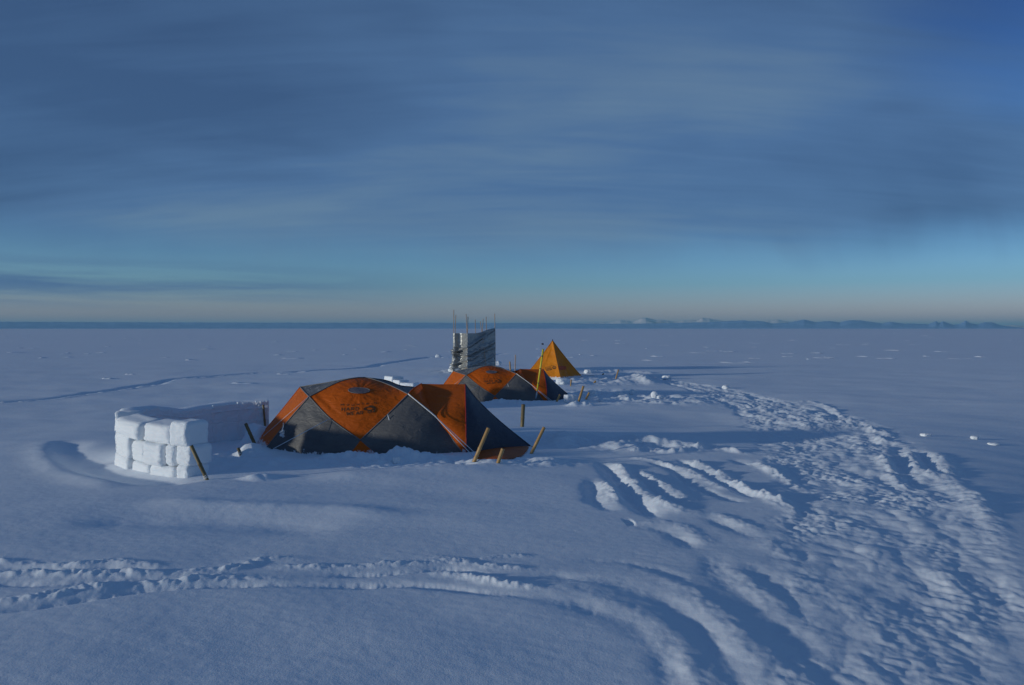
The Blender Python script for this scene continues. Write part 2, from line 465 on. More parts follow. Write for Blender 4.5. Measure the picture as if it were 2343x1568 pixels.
def mat_tarp():
    m, nt, b = nodes('silver_tarp')
    tc = N(nt, 'ShaderNodeTexCoord')
    n = N(nt, 'ShaderNodeTexNoise', i_Scale=7.0, i_Detail=6.0, i_Distortion=.8)
    nt.links.new(tc.outputs['Object'], n.inputs['Vector'])
    r = ramp(nt, n.outputs['Fac'], [(.3, (.25, .26, .26)), (.7, (.41, .42, .41))])
    nt.links.new(r.outputs[0], b.inputs['Base Color'])
    bu = N(nt, 'ShaderNodeBump', i_Strength=.4, i_Distance=.03)
    nt.links.new(n.outputs['Fac'], bu.inputs['Height']); nt.links.new(bu.outputs[0], b.inputs['Normal'])
    b.inputs['Metallic'].default_value = .42; b.inputs["Roughness"].default_value = .38
    return m


M_TARP = mat_tarp()


# ------------------------------------------------------------------ object helpers
def tag(o, label=None, cat=None, group=None, kind=None):
    if label: o['label'] = label
    if cat: o['category'] = cat
    if group: o['group'] = group
    if kind: o['kind'] = kind
    return o


def mesh_obj(name, verts, faces, mat, parent=None, smooth=True, loc=None):
    me = bpy.data.meshes.new(name)
    me.from_pydata([tuple(v) for v in verts], [], faces)
    me.materials.append(mat)
    if smooth:
        me.polygons.foreach_set('use_smooth', [True] * len(me.polygons))
    me.update()
    o = bpy.data.objects.new(name, me)
    COL.objects.link(o)
    if parent is not None: o.parent = parent
    if loc is not None: o.location = loc
    return o


def empty(name, loc, label, cat, group=None):
    o = bpy.data.objects.new(name, None)
    o.empty_display_size = .2
    o.location = loc
    COL.objects.link(o)
    return tag(o, label, cat, group)


class MB:
    """collects tubes, grids and lumps for one mesh"""
    def __init__(s): s.v = []; s.f = []

    def grid(s, pts, closed_u=False):               # pts[i][j]
        b = len(s.v); nu = len(pts); nv = len(pts[0])
        for row in pts: s.v += [tuple(p) for p in row]
        for i in range(nu - (0 if closed_u else 1)):
            for j in range(nv - 1):
                i2 = (i + 1) % nu
                s.f.append((b + i * nv + j, b + i2 * nv + j, b + i2 * nv + j + 1, b + i * nv + j + 1))

    def tube(s, pts, rad, n=6, cap=True):
        pts = [Vector(p) for p in pts]
        b = len(s.v)
        if not hasattr(rad, '__len__'): rad = [rad] * len(pts)
        up = Vector((0, 0, 1))
        for i, p in enumerate(pts):
            t = (pts[min(i + 1, len(pts) - 1)] - pts[max(i - 1, 0)]).normalized()
            a = t.cross(up if abs(t.z) < .95 else Vector((1, 0, 0))).normalized(); c = a.cross(t).normalized()
            for k in range(n):
                w = 2 * math.pi * k / n
                s.v.append(tuple(p + (a * math.cos(w) + c * math.sin(w)) * rad[i]))
        for i in range(len(pts) - 1):
            for k in range(n):
                k2 = (k + 1) % n
                s.f.append((b + i * n + k, b + i * n + k2, b + (i + 1) * n + k2, b + (i + 1) * n + k))
        if cap:
            s.f.append(tuple(b + k for k in range(n))[::-1]); s.f.append(tuple(b + (len(pts) - 1) * n + k for k in range(n)))

    def ribbon(s, pts, nrm, w):                     # flat stroke lying on a surface
        b = len(s.v)
        for i, p in enumerate(pts):
            t = (pts[min(i + 1, len(pts) - 1)] - pts[max(i - 1, 0)])
            if t.length < 1e-9: t = Vector((1, 0, 0))
            a = t.normalized().cross(nrm[i]).normalized() * w / 2
            s.v += [tuple(p + a), tuple(p - a)]
        for i in range(len(pts) - 1):
            s.f.append((b + 2 * i, b + 2 * i + 1, b + 2 * i + 3, b + 2 * i + 2))

    def build(s, name, mat, parent=None, smooth=True, loc=None):
        return mesh_obj(name, s.v, s.f, mat, parent, smooth, loc)


# ------------------------------------------------------------------ snow field (one sheet to the horizon)
def build_snow():
    th_in = np.linspace(R(-41), R(41), 1150)        # dense where the camp lies, open all round
    th_out = np.linspace(R(41), R(360 - 41), 140)[1:-1]
    th = np.concatenate([th_in, th_out])
    r = [0.25]
    while r[-1] < 60000:
        q = r[-1]
        k = .06 if q < 2.2 else .0032 if q < 11 else .0042 if q < 30 else .0055 if q < 75 else .03 if q < 1500 else .10
        r.append(q * (1 + k))
    r = np.array(r)
    RR, TT = np.meshgrid(r, th, indexing='ij')
    x = (RR * np.sin(TT)).ravel(); y = (RR * np.cos(TT)).ravel()
    z = height(x, y)
    nr, nt_ = len(r), len(th)
    co = np.column_stack([x, y, z])
    co = np.vstack([co, [[0, 0, float(macro(0, 0))]]])
    I, J = np.meshgrid(np.arange(nr - 1), np.arange(nt_), indexing='ij')
    J2 = (J + 1) % nt_
    q = np.stack([I * nt_ + J, I * nt_ + J2, (I + 1) * nt_ + J2, (I + 1) * nt_ + J], -1).reshape(-1, 4)[:, ::-1]
    c = len(co) - 1
    j = np.arange(nt_)
    tri = np.stack([np.full(nt_, c), (j + 1) % nt_, j], -1)
    me = bpy.data.meshes.new('snow_field')
    nq, ntri = len(q), len(tri)
    me.vertices.add(len(co)); me.vertices.foreach_set('co', co.ravel().astype(np.float32))
    me.loops.add(nq * 4 + ntri * 3)
    me.loops.foreach_set('vertex_index', np.concatenate([q.ravel(), tri.ravel()]).astype(np.int32))
    me.polygons.add(nq + ntri)
    me.polygons.foreach_set('loop_start', np.concatenate([np.arange(nq) * 4, nq * 4 + np.arange(ntri) * 3]).astype(np.int32))
    me.polygons.foreach_set('use_smooth', np.ones(nq + ntri, bool))
    me.update(calc_edges=True)
    me.validate()
    me.materials.append(M_SNOW)
    o = bpy.data.objects.new('snow_field', me)
    COL.objects.link(o)
    tag(o, kind='structure')
    return o


build_snow()


# ------------------------------------------------------------------ lumps of snow
def lump_mesh(name, sx, sy, sz, seed, boxy=0.0, sub=4, rough=.16, mat=None):
    bm = bmesh.new()
    bmesh.ops.create_icosphere(bm, subdivisions=sub, radius=1)
    for v in bm.verts:
        d = v.co.normalized()
        m = max(abs(d.x), abs(d.y), abs(d.z))
        k = 1 * (1 - boxy) + boxy * (1 / m) * .8
        n = float(gnoise(d.x * 1.7 + seed, d.y * 1.7 + d.z * 1.3, seed)) + .5 * float(gnoise(d.x * 4 + d.z * 3, d.y * 4 - d.z * 2 + seed, seed + 1))
        v.co = d * k * (1 + rough * 1.6 * n)
        v.co.x *= sx; v.co.y *= sy; v.co.z *= sz
    me = bpy.data.meshes.new(name); bm.to_mesh(me); bm.free()
    me.polygons.foreach_set('use_smooth', [True] * len(me.polygons))
    me.materials.append(mat or M_BLOCK)
    return me


def snow_chunk(u, v, wpx, hpx, label, seed, boxy=.3, rot=0, group=None, name='snow_chunk', sink=.35, rough=.16):
    d = on_ground(u, v)
    sx = wpx / FV * d / 2; sz = hpx / FV * d / (2 - sink)
    me = lump_mesh(name, sx, sx * .85, sz, seed, boxy, rough=rough)
    o = bpy.data.objects.new(name, me); COL.objects.link(o)
    x = (u - CX) / FV * d
    o.location = (x, d, hgt(x, d) + sz * (1 - sink))
    o.rotation_euler = (0, 0, rot)
    return tag(o, label, 'snow chunk', group)


LG = 'loose chunks of snow'
snow_chunk(1497, 911, 17, 16, 'round white snowball standing on the trodden snow right of the middle tent', 3, .1, 0, LG, 'snowball', .12, .08)
snow_chunk(1510, 912, 17, 7, 'low snow chunk touching the right foot of the round snowball', 5, .3, .4, LG)
snow_chunk(1305, 921, 34, 20, 'square-edged block of snow at the nose tip of the middle tent', 6, .85, .35, LG, 'snow_block', .25, .07)
snow_chunk(2117, 998, 24, 7, 'flat snow chunk alone on smooth snow, the left of two beyond the trampled way', 8, .45, .2, LG)
snow_chunk(2229, 1005, 21, 8, 'rounded snow chunk alone on smooth snow, the right of two beyond the trampled way', 9, .35, .9, LG)
snow_chunk(2273, 1018, 26, 5, 'faint low lump of snow at the right edge below the two lone chunks', 12, .2, .1, LG, sink=.6)
snow_chunk(1355, 907, 20, 15, 'rounded snow lump right beside the short leaning bamboo stake by the middle tent', 14, .2, .3, LG)
snow_chunk(1418, 905, 16, 8, 'small snow chunk left of the pointed chunk and the snowball', 15, .3, .3, LG)
snow_chunk(1446, 903, 14, 11, 'pointed little snow chunk midway between small chunk and the snowball', 17, .2, .6, LG)
snow_chunk(1375, 919, 14, 7, 'little snow chunk in front of the long leaning stake by the middle tent', 21, .3, .9, LG)
snow_chunk(1525, 869, 22, 8, 'flat oval disc of snow lying beyond the snowball at the bend of the path', 19, .3, .1, LG)
snow_chunk(1660, 890, 18, 9, 'snow lump lying on the left side of the far trampled path', 23, .3, .5, LG)
snow_chunk(1345, 854, 20, 9, 'snow lump right of the amber pyramid tent near its foot', 27, .3, .5, LG)
snow_chunk(1287, 878, 34, 13, 'broad pale snow lump in front of the amber pyramid tent corner', 29, .3, .5, LG)
snow_chunk(905, 1054, 22, 14, 'sharp snow wedge leaning on the front foot of the near tent', 31, .6, .5, LG)

# ------------------------------------------------------------------ snow block walls
WALL_PATH = spline([(-3.96, 10.02), (-4.5, 10.33), (-5.05, 10.78), (-5.52, 11.35), (-5.8, 12.0), (-5.82, 12.8), (-5.55, 13.6), (-5.0, 14.15), (-4.45, 14.35)], 12)
_seg = np.hypot(*np.diff(WALL_PATH, axis=0).T); WALL_S = np.concatenate([[0], np.cumsum(_seg)])


def wall_at(s, path=WALL_PATH, S=WALL_S):
    x = np.interp(s, S, path[:, 0]); y = np.interp(s, S, path[:, 1])
    x2 = np.interp(s + .05, S, path[:, 0]); y2 = np.interp(s + .05, S, path[:, 1])
    x1 = np.interp(s - .05, S, path[:, 0]); y1 = np.interp(s - .05, S, path[:, 1])
    t = Vector((x2 - x1, y2 - y1, 0)).normalized()
    return Vector((x, y, 0)), t, Vector((-t.y, t.x, 0)) * -1 if False else Vector((-t.y, t.x, 0))


def s_of_u(u):
    best = (1e9, 0)                                 # along the outer face of the near arm
    for s in np.linspace(0, 2.45, 180):
        o, t, n = wall_at(s)
        q = o + n * .18
        best = min(best, (abs(CX + FV * q.x / q.y - u), s))
    return best[1]


def block(parent, s0, s1, z0, z1, thick, seed, slope=0.0, rr=.028, saw=0.0, path=WALL_PATH, S=WALL_S, out=0.0, base=None, inner=0.0):
    """one sawn block of firm snow, bent along the wall line; outer side is -normal"""
    base = base or Vector((0, 0, 0))
    nu, nv, nw = 26, 22, 9
    mb = MB(); idx = {}
    def pt(a, b, c):                                # a along, b up, c through (0 outer)
        e = .10
        def rnd(t):                                 # squeeze near ends to round the arris
            return t
        s = s0 + (s1 - s0) * a
        o, t, n = wall_at(s, path, S)
        ca = min(a, 1 - a) * (s1 - s0); cb = min(b, 1 - b) * (z1 - z0); cc = min(c, 1 - c) * thick
        pa = max(0, 1 - ca / rr); pb = max(0, 1 - cb / rr); pc = max(0, 1 - cc / rr)
        l = math.sqrt(pa * pa + pb * pb + pc * pc)
        pull = max(0, l - 1) * rr if l > 1 else 0
        z = z0 + (z1 - z0) * b - slope * b * (c if slope > 0 else 0) + inner * b * c
        w = (c - .5) * thick
        p = o + n * w * -1 + Vector((0, 0, z))
        # pull corners inwards
        cen_s = o
        dirv = n * (1 if c < .5 else -1) * pc * -1 + Vector((0, 0, -1 if b > .5 else 1)) * pb + t * (-1 if a > .5 else 1) * pa
        if dirv.length > 0: p += dirv.normalized() * pull * 1.0
        q1 = float(gnoise(p.x * 6 + p.y * 5 + seed, p.z * 7 + seed * 1.7, seed)); q2 = float(gnoise((p.x + p.y) * 22 + seed, p.z * 24, seed + 3)) + .7 * float(gnoise((p.x - p.y) * 48 + seed, p.z * 50, seed + 4))
        p += n * (.026 * q1 + .012 * q2)
        p.z += .010 * q1 * (1 if b > .9 else .3)
        if saw and c < .1: p += n * saw * .005 * math.sin(p.z * 95 + 2 * q1)
        p += n * out
        return p - base
    def put(a, b, c):
        k = (round(a, 4), round(b, 4), round(c, 4))
        if k not in idx:
            idx[k] = len(mb.v); mb.v.append(tuple(pt(a, b, c)))
        return idx[k]
    def face(fn, n1, n2):
        for i in range(n1):
            for j in range(n2):
                mb.f.append((fn(i / n1, j / n2), fn((i + 1) / n1, j / n2), fn((i + 1) / n1, (j + 1) / n2), fn(i / n1, (j + 1) / n2)))
    face(lambda a, b: put(a, b, 0), nu, nv); face(lambda a, b: put(a, b, 1), nu, nv)
    face(lambda a, c: put(a, 0, c), nu, nw); face(lambda a, c: put(a, 1, c), nu, nw)
    face(lambda b, c: put(0, b, c), nv, nw); face(lambda b, c: put(1, b, c), nv, nw)
    me = bpy.data.meshes.new('snow_block')
    me.from_pydata(mb.v, [], mb.f); me.materials.append(M_BLOCK)
    bm = bmesh.new(); bm.from_mesh(me); bmesh.ops.recalc_face_normals(bm, faces=bm.faces); bm.to_mesh(me); bm.free()
    me.polygons.foreach_set('use_smooth', [True] * len(me.polygons))
    o = bpy.data.objects.new('snow_block', me); COL.objects.link(o)
    o.parent = parent
    return o


def build_wall():
    g = hgt(-5.0, 10.9)
    base = Vector((-4.9, 11.6, .25))
    root = empty('snow_block_wall', base, 'curved white wall of sawn snow blocks sheltering the near tent', 'snow wall', 'snow block walls')
    TH = .36
    # each row: (left u, right u, z0, z1, saw, seed, inner)
    rows = [
        (460, 402, .10, .47, .3, 3, 0), (400, 340, .12, .42, 1.0, 4, 0), (338, 296, .10, .40, .4, 5, 0), (294, 266, .08, .42, .2, 6, 0),
        (468, 398, .45, .72, 0, 7, 0), (397, 373, .42, .71, .6, 8, 0), (371, 328, .40, .70, 1.0, 9, 0), (327, 296, .40, .69, .8, 10, 0), (294, 266, .40, .71, .1, 11, 0),
        (459, 387, .69, 1.02, 0, 12, .0), (385, 322, .69, .935, .2, 13, .05), (317, 266, .69, .925, .1, 14, .05),
    ]
    for k, (ur, ul, z0, z1, saw, sd, inner) in enumerate(rows):
        s0, s1 = s_of_u(ur), s_of_u(ul)
        if ur >= 458: s0 = 0.0 + {.10: .03, .45: -.0, .69: .05}[z0]
        block(root, s0 + .007, s1 - .007, z0 + .004, z1, TH, sd, saw=saw, base=base, inner=inner, rr=.055, out=.022 * math.sin(sd * 2.3))
    s_turn = 2.36
    s = s_turn; k = 30
    Lw = WALL_S[-1]
    TOP = lambda a: float(np.interp(a, [.55, 1.0, 1.6, 2.1, 2.6, 3.4, 4.2, 5.0, Lw], [.955, .955, .955, .985, .97, .93, .80, .86, .885]))
    i = 0
    while s < Lw - .1:
        w = min(.46 + .1 * math.sin(k * 1.7), Lw - s)
        if Lw - s - w < .2: w = Lw - s
        h = min(TOP(s), TOP(s + w), TOP(s + w / 2)) + .015
        block(root, s - .02, s + w + .02, .0, .55, TH, k, base=base, rr=.012)
        block(root, s - .02, min(s + w + .02, Lw), .53, h, TH, k + 50, base=base, inner=0, rr=.02)
        s += w; k += 1; i += 1
    # wind-packed drift lying along the top of the wall
    mb = MB()
    ss = np.linspace(2.3, Lw - .02, 70); prof = 11
    rows_ = []
    for a in ss:
        o, t, n = wall_at(a)
        top = TOP(a)
        row = []
        end = .16 * (1 - float(sstep(2.3, 2.6, a)))
        for j in range(prof):
            c = j / (prof - 1)
            w = (c - .5) * .385 + .01 * float(gnoise(a * 4, c * 3, 78))
            z = top - end + .035 * math.sin(math.pi * c) + .012 * float(gnoise(a * 3, c * 2, 77)) - (.12 if j in (0, prof - 1) else .03 if j in (1, prof - 2) else 0)
            row.append(o - n * w * -1 * -1 + Vector((0, 0, z)) - base)
        rows_.append(row)
    mb.grid(rows_)
    mb.build('snow_cap', M_SNOW, root)
    return root


build_wall()


def build_small_wall():
    path = spline([(-2.62, 21.7), (-2.95, 21.85), (-3.25, 22.2), (-3.5, 22.7), (-3.55, 23.4)], 10)
    seg = np.hypot(*np.diff(path, axis=0).T); S = np.concatenate([[0], np.cumsum(seg)])
    base = Vector((-3.1, 22.3, -.05))
    root = empty('snow_block_wall', base, 'low bright row of rounded snow blocks behind the near tent roof', 'snow wall', 'snow block walls')
    s = 0
    for k, (w, h) in enumerate([(.42, .70), (.34, .76), (.42, .84), (.40, .83), (.42, .8)]):
        if s + w > S[-1]: break
        block(root, s, s + w - .01, -.1, .42, .36, 80 + k, path=path, S=S, base=base)
        block(root, s + .02, s + w + .0, .40, h, .36, 90 + k, path=path, S=S, base=base)
        s += w


build_small_wall()


# ------------------------------------------------------------------ dome tents
class Curve:
    """smooth edge through a few points, by normalised parameter"""
    def __init__(s, *pts):
        s.p = np.array([list(p) for p in pts], float)
        s.s = spline(s.p, 12) if len(pts) > 2 else s.p
        d = np.linalg.norm(np.diff(s.s, axis=0), axis=1); s.t = np.concatenate([[0], np.cumsum(d)]); s.t /= max(s.t[-1], 1e-9)

    def __call__(s, t):
        return np.array([np.interp(t, s.t, s.s[:, k]) for k in range(3)])

    def pts(s, n=24):
        return [Vector(s(t)) for t in np.linspace(0, 1, n)]


def arc(a, b, off):                                 # bowed edge
    a = np.array(a, float); b = np.array(b, float); off = np.array(off, float)
    return Curve(*[a + (b - a) * t + off * 4 * t * (1 - t) for t in (0, .17, .34, .5, .66, .83, 1)])


class Patch:
    """Coons patch: bottom, top run in u; left, right run in v"""
    def __init__(s, bottom, top, left, right, bulge=(0, 0, 0), wr=.006, seed=1, extra=None, n=40):
        s.b, s.t, s.l, s.r = bottom, top, left, right
        s.bulge = np.array(bulge, float); s.wr = wr; s.seed = seed; s.extra = extra; s.n = n

    def raw(s, u, v):
        b, t, l, r = s.b(u), s.t(u), s.l(v), s.r(v)
        c00, c10, c01, c11 = s.b(0), s.b(1), s.t(0), s.t(1)
        p = (1 - v) * b + v * t + (1 - u) * l + u * r - ((1 - u) * (1 - v) * c00 + u * (1 - v) * c10 + (1 - u) * v * c01 + u * v * c11)
        return p + s.bulge * 16 * u * (1 - u) * v * (1 - v)

    def at(s, u, v):
        p = s.raw(u, v)
        e = 1e-3
        nrm = np.cross(s.raw(min(u + e, 1), v) - s.raw(max(u - e, 0), v), s.raw(u, min(v + e, 1)) - s.raw(u, max(v - e, 0)))
        nrm /= (np.linalg.norm(nrm) + 1e-12)
        k = min(1, 8 * min(u, 1 - u, v, 1 - v))
        w = s.wr * (gnoise(p[0] * 3 + p[2] * 4 + s.seed, p[0] * 2 - p[2] * 5 + p[1], s.seed) + .6 * gnoise(p[0] * 8 + p[2] * 3, p[2] * 11 - p[0] * 4 + s.seed, s.seed + 1))
        if s.extra: w = w + s.extra(u, v)
        return Vector(p + nrm * float(w) * k), Vector(nrm)

    def mesh(s, name, mat, parent, base):
        mb = MB()
        n = s.n
        mb.grid([[s.at(i / n, j / n)[0] - base for j in range(n + 1)] for i in range(n + 1)])
        o = mb.build(name, mat, parent)
        bm = bmesh.new(); bm.from_mesh(o.data)
        bmesh.ops.remove_doubles(bm, verts=bm.verts, dist=1e-4)
        bmesh.ops.recalc_face_normals(bm, faces=bm.faces)
        bm.to_mesh(o.data); bm.free()
        o.data.polygons.foreach_set('use_smooth', [True] * len(o.data.polygons))
        return o

    def lookup(s, n=90):
        g = np.linspace(0, 1, n + 1)
        s.uvs = [(a, b) for a in g for b in g]
        pp = np.array([s.raw(a, b) for a, b in s.uvs])
        s.img = np.column_stack([CX + FV * pp[:, 0] / pp[:, 1], HY + FV * (CAMZ - pp[:, 2]) / pp[:, 1]])

    def find(s, u, v):                              # patch parameter under a sight line of the photo
        d = np.hypot(s.img[:, 0] - u, s.img[:, 1] - v)
        k = np.argsort(d)[:4]; w = 1 / (d[k] + 1e-3)
        a = sum(s.uvs[i][0] * q for i, q in zip(k, w)) / w.sum(); b = sum(s.uvs[i][1] * q for i, q in zip(k, w)) / w.sum()
        return a, b

    def on(s, u, v, lift=.004):
        p, n = s.at(*s.find(u, v))
        if n.y > 0: n = -n
        return p + n * lift, n


GLYPH = {                                           # strokes in a unit box, y up
    'M': [[(0, 0), (0, 1), (.5, .3), (1, 1), (1, 0)]], 'O': [[(.5, 1), (.1, .8), (0, .5), (.1, .2), (.5, 0), (.9, .2), (1, .5), (.9, .8), (.5, 1)]],
    'U': [[(0, 1), (0, .3), (.2, 0), (.8, 0), (1, .3), (1, 1)]], 'N': [[(0, 0), (0, 1), (1, 0), (1, 1)]], 'T': [[(0, 1), (1, 1)], [(.5, 1), (.5, 0)]],
    'A': [[(0, 0), (.5, 1), (1, 0)], [(.2, .35), (.8, .35)]], 'I': [[(.5, 0), (.5, 1)]], 'H': [[(0, 0), (0, 1)], [(1, -.25), (1, 1)], [(0, .5), (1, .5)]],
    'R': [[(0, 0), (0, 1), (.8, 1), (1, .75), (.8, .5), (0, .5)], [(.4, .5), (1, 0)]], 'D': [[(0, 0), (0, 1), (.6, 1), (1, .6), (1, .4), (.6, 0), (0, 0)]],
    'W': [[(0, 1), (.2, 0), (.5, .7), (.8, 0), (1, 1)]], 'E': [[(1, 1), (0, 1), (0, 0), (1, 0)], [(0, .5), (.8, .5)]],
    'K': [[(0, 0), (0, 1)], [(1, 1), (0, .45), (1, 0)]]}


def strokes_to(mb, on, strokes, width):
    for st in strokes:
        pts = []; nr = []
        for (a, b), (c, d) in zip(st[:-1], st[1:]):
            k = max(2, int(math.hypot(c - a, d - b) / .8))
            for t in range(k):
                p, n = on(a + (c - a) * t / k, b + (d - b) * t / k); pts.append(p); nr.append(n)
        p, n = on(*st[-1]); pts.append(p); nr.append(n)
        mb.ribbon(pts, nr, width)


def build_tent(label):
    base = Vector((-2.4, 13.2, .24))
    root = empty('dome_tent', base, label, 'tent', 'grey and orange dome tents')
    C = (-2.50, 13.25, 1.372); B = P(707, 908.3, 12.6); A = P(686.4, 886, 13.9)
    D = P(933.6, 902.5, 12.55); DF = (-1.742, 13.95, 1.155)
    F = P(824, 1008, 12.05); E = P(755.8, 958.6, 12.27)
    L = P(606, 1030, 12.65); T = P(588, 1006, 13.5)
    S1 = P(797, 1042, 12.0); S2 = P(871, 1046, 12.0); Rb = P(1060, 1041, 12.15)
    M = P(996.3, 953.4, 12.33); M2 = P(1037.9, 1009.4, 12.22)
    K = P(963.8, 878.4, 13.2); G = P(1064, 879.3, 13.2); H = P(1066.5, 1046, 12.1); J = P(1213, 1020.3, 13.2)
    LF = (-4.0, 14.2, .12); FF = (-2.52, 14.5, .45); S1F = (-2.75, 14.55, .1); S2F = (-2.3, 14.55, .1); RF = (-1.0, 14.35, .1); HF = (-.85, 14.3, .12)
    BC = Curve(B, P(772.9, 875.5, 12.85), P(812, 865.6, 13.05), C); CD = Curve(D, P(911, 891, 12.75), P(884.4, 879.2, 12.95), P(850, 867.5, 13.12), C)
    BF = Curve(F, E, B); DFc = Curve(F, P(887.5, 948.5, 12.3), D)
    AC = Curve(A, P(745, 876.5, 13.65), P(800, 866.5, 13.4), C); DFC = Curve(DF, P(915, 882.7, 13.75), P(882.9, 871, 13.5), C)
    LB = Curve(L, P(652, 972, 12.6), B); TA = Curve(T, P(640, 944, 13.75), A)
    RD = Curve(Rb, M2, M, D); RK = Curve(Rb, M2, M, P(978, 921, 12.75), K)
    GH = Curve(H, P(1066, 985, 12.22), P(1065, 925, 12.6), G); GJ = Curve(J, P(1148, 968, 13.2), P(1095.7, 919, 13.2), G)
    DK = Curve(D, P(947, 889, 12.75), K); KG = Curve(K, P(1010, 879.5, 13.2), G)
    JH = Curve(J, P(1150, 1024, 12.7), P(1101, 1031.5, 12.3), H)
    vc = None
    front = Patch(DFc and DFc, BC, BF, CD, (0, -.10, .04), .010, 5)
    # folds running out from the vent
    front = Patch(Curve(F, P(887.5, 948.5, 12.3), D), BC, BF, CD, (0, -.10, .04), .010, 5, n=64)
    front.lookup()
    va, vb = front.find(821.5, 894.7)
    def folds(u, v):
        du, dv = (u - va) * 1.0, (v - vb) * 1.0
        r = math.hypot(du, dv) + 1e-6; th = math.atan2(dv, du)
        f = .0030 * math.cos(17 * th + 1.3 * math.sin(3 * th)) * math.exp(-((r - .16) / .16) ** 2)
        f += .022 * math.exp(-((u - .06) / .035) ** 2) * sstep(.35, .95, v) * .8       # slack along the left seam
        f -= .018 * math.exp(-((u - .13) / .05) ** 2) * sstep(.35, .95, v) * .8
        return f
    front.extra = folds
    front.mesh('orange_panel', M_ORANGE, root, base)
    lo = Curve(L, P(700, 1040, 12.2), S1)
    Patch(lo, BF_rev(BF, True), LB, Curve(S1, F), (0, -.07, .02), .014, 8)
    # grey lower panels
    left = Patch(lo, Curve(B, E, F), LB, Curve(S1, P(812, 1024, 12.03), F), (0, -.05, .02), .016, 8)
    left.mesh('grey_panel', M_GREY, root, base)
    right = Patch(Curve(S2, P(960, 1046, 11.98), Rb), Curve(F, P(887.5, 948.5, 12.3), D), Curve(S2, P(845, 1026, 12.02), F), RD, (0, -.09, .03), .012, 9)
    right.mesh('grey_panel', M_GREY, root, base)
    low = Patch(Curve(S1, S2), Curve(F, F), Curve(S1, P(812, 1024, 12.03), F), Curve(S2, P(845, 1026, 12.02), F), (0, 0, 0), .003, 10, n=14)
    low.mesh('orange_skirt', M_ORANGE, root, base)
    # left end
    end = Patch(Curve(T, P(596, 1016, 13.0), L), Curve(A, P(697, 898, 13.2), B), TA, LB, (-.04, 0, .02), .014, 11)
    end.mesh('door_panel', M_ORANGE_SUNLIT, root, base)
    endf = Patch(Curve(T, (-4.25, 13.9, .15), LF), Curve(A, A), TA, Curve(LF, A), (0, 0, 0), .004, 12, n=16)
    endf.mesh('door_panel', M_ORANGE_SUNLIT, root, base)
    # roof
    Patch(Curve(A, P(697, 898, 13.2), B), Curve(C, C), AC, BC, (0, 0, .01), .010, 13).mesh('roof_panel', M_GREY_ROOF, root, base)
    Patch(Curve(D, P(940, 893, 13.2), DF), Curve(C, C), CD, DFC, (0, 0, -.03), .010, 14).mesh('roof_panel', M_GREY, root, base)
    # far side
    FAc = Curve(FF, ((FF[0] + A.x) / 2 - .1, 14.3, .86), A); FD = Curve(FF, (-2.1, 14.35, .84), DF)
    Patch(FD, AC, FAc, DFC, (0, .08, .04), .008, 15, n=30).mesh('orange_panel', M_ORANGE, root, base)
    Patch(Curve(LF, S1F), Curve(A, ((FF[0] + A.x) / 2 - .1, 14.3, .86), FF), Curve(LF, A), Curve(S1F, FF), (0, .05, .02), .01, 16, n=24).mesh('grey_panel', M_GREY, root, base)
    Patch(Curve(S2F, RF), FD, Curve(S2F, FF), Curve(RF, (-1.25, 14.25, .7), DF), (0, .06, .02), .01, 17, n=24).mesh('grey_panel', M_GREY, root, base)
    Patch(Curve(S1F, S2F), Curve(FF, FF), Curve(S1F, FF), Curve(S2F, FF), (0, 0, 0), .002, 18, n=10).mesh('orange_skirt', M_ORANGE, root, base)
    # porch
    Patch(DK, Curve(M, M), Curve(D, P(966, 927, 12.45), M), Curve(K, P(978, 921, 12.75), M), (0, -.01, 0), .003, 19, n=24).mesh('porch_panel', M_ORANGE, root, base)
    Patch(Curve(Rb, H), KG, RK, GH, (.0, -.05, .0), .007, 20, n=44).mesh('porch_panel', M_ORANGE, root, base)
    RKF = Curve(RF, (-1.2, 14.2, .7), K); GHF = Curve(HF, (-.78, 13.9, .85), G)
    Patch(Curve(K, K), Curve(DF, RF), Curve(K, DF), Curve(K, (-1.2, 14.2, .7), RF), (0, .02, 0), .003, 21, n=16).mesh('porch_panel', M_ORANGE, root, base)
    Patch(Curve(RF, HF), KG, RKF, GHF, (0, .05, 0), .01, 22, n=24).mesh('porch_panel', M_ORANGE, root, base)
    Patch(JH, Curve(G, G), GJ, GH, (0, -.03, 0), .014, 23, n=36).mesh('porch_nose', M_NOSE, root, base)
    Patch(Curve(J, HF), Curve(G, G), GJ, GHF, (0, .02, 0), .006, 24, n=20).mesh('porch_nose', M_NOSE, root, base)
    gp = lambda u, v, up=.02: P(u, v, on_ground(u, v)) + Vector((0, 0, up))
    fl = Patch(Curve(gp(1205, 1034), gp(1192, 1046), gp(1160, 1053), gp(1120, 1055), gp(1080, 1054)), JH, Curve(gp(1205, 1034), J), Curve(gp(1080, 1054), H), (0, -.02, .03), .012, 25, n=30)
    fl.mesh('snow_flap', M_FLAP, root, base)
    # clear vent in the front panel
    mb = MB()
    rows = []
    for i in range(33):
        a = 2 * math.pi * i / 32
        rows.append([front.on(821.5 + 24 * q * math.cos(a), 894.7 + 6.5 * q * math.sin(a), .012)[0] - base for q in (0.02, .35, .7, .93)])
    mb.grid(rows)
    vent = mb.build('vent_window', M_VENT, root)
    mb = MB()
    mb.tube([front.on(821.5 + 24 * math.cos(a), 894.7 + 6.5 * math.sin(a), .010)[0] - base for a in np.linspace(0, 2 * math.pi, 41)], .008, 5)
    mb.build('rim', M_SLEEVE, vent)
    # printed words and emblem
    def zz(x, y): return (737.9 + .07745 * x, 858.9 + .07745 * y)
    on = lambda a, b: (lambda q: (q[0] - base, q[1]))(front.on(a, b, .006))
    mb = MB()
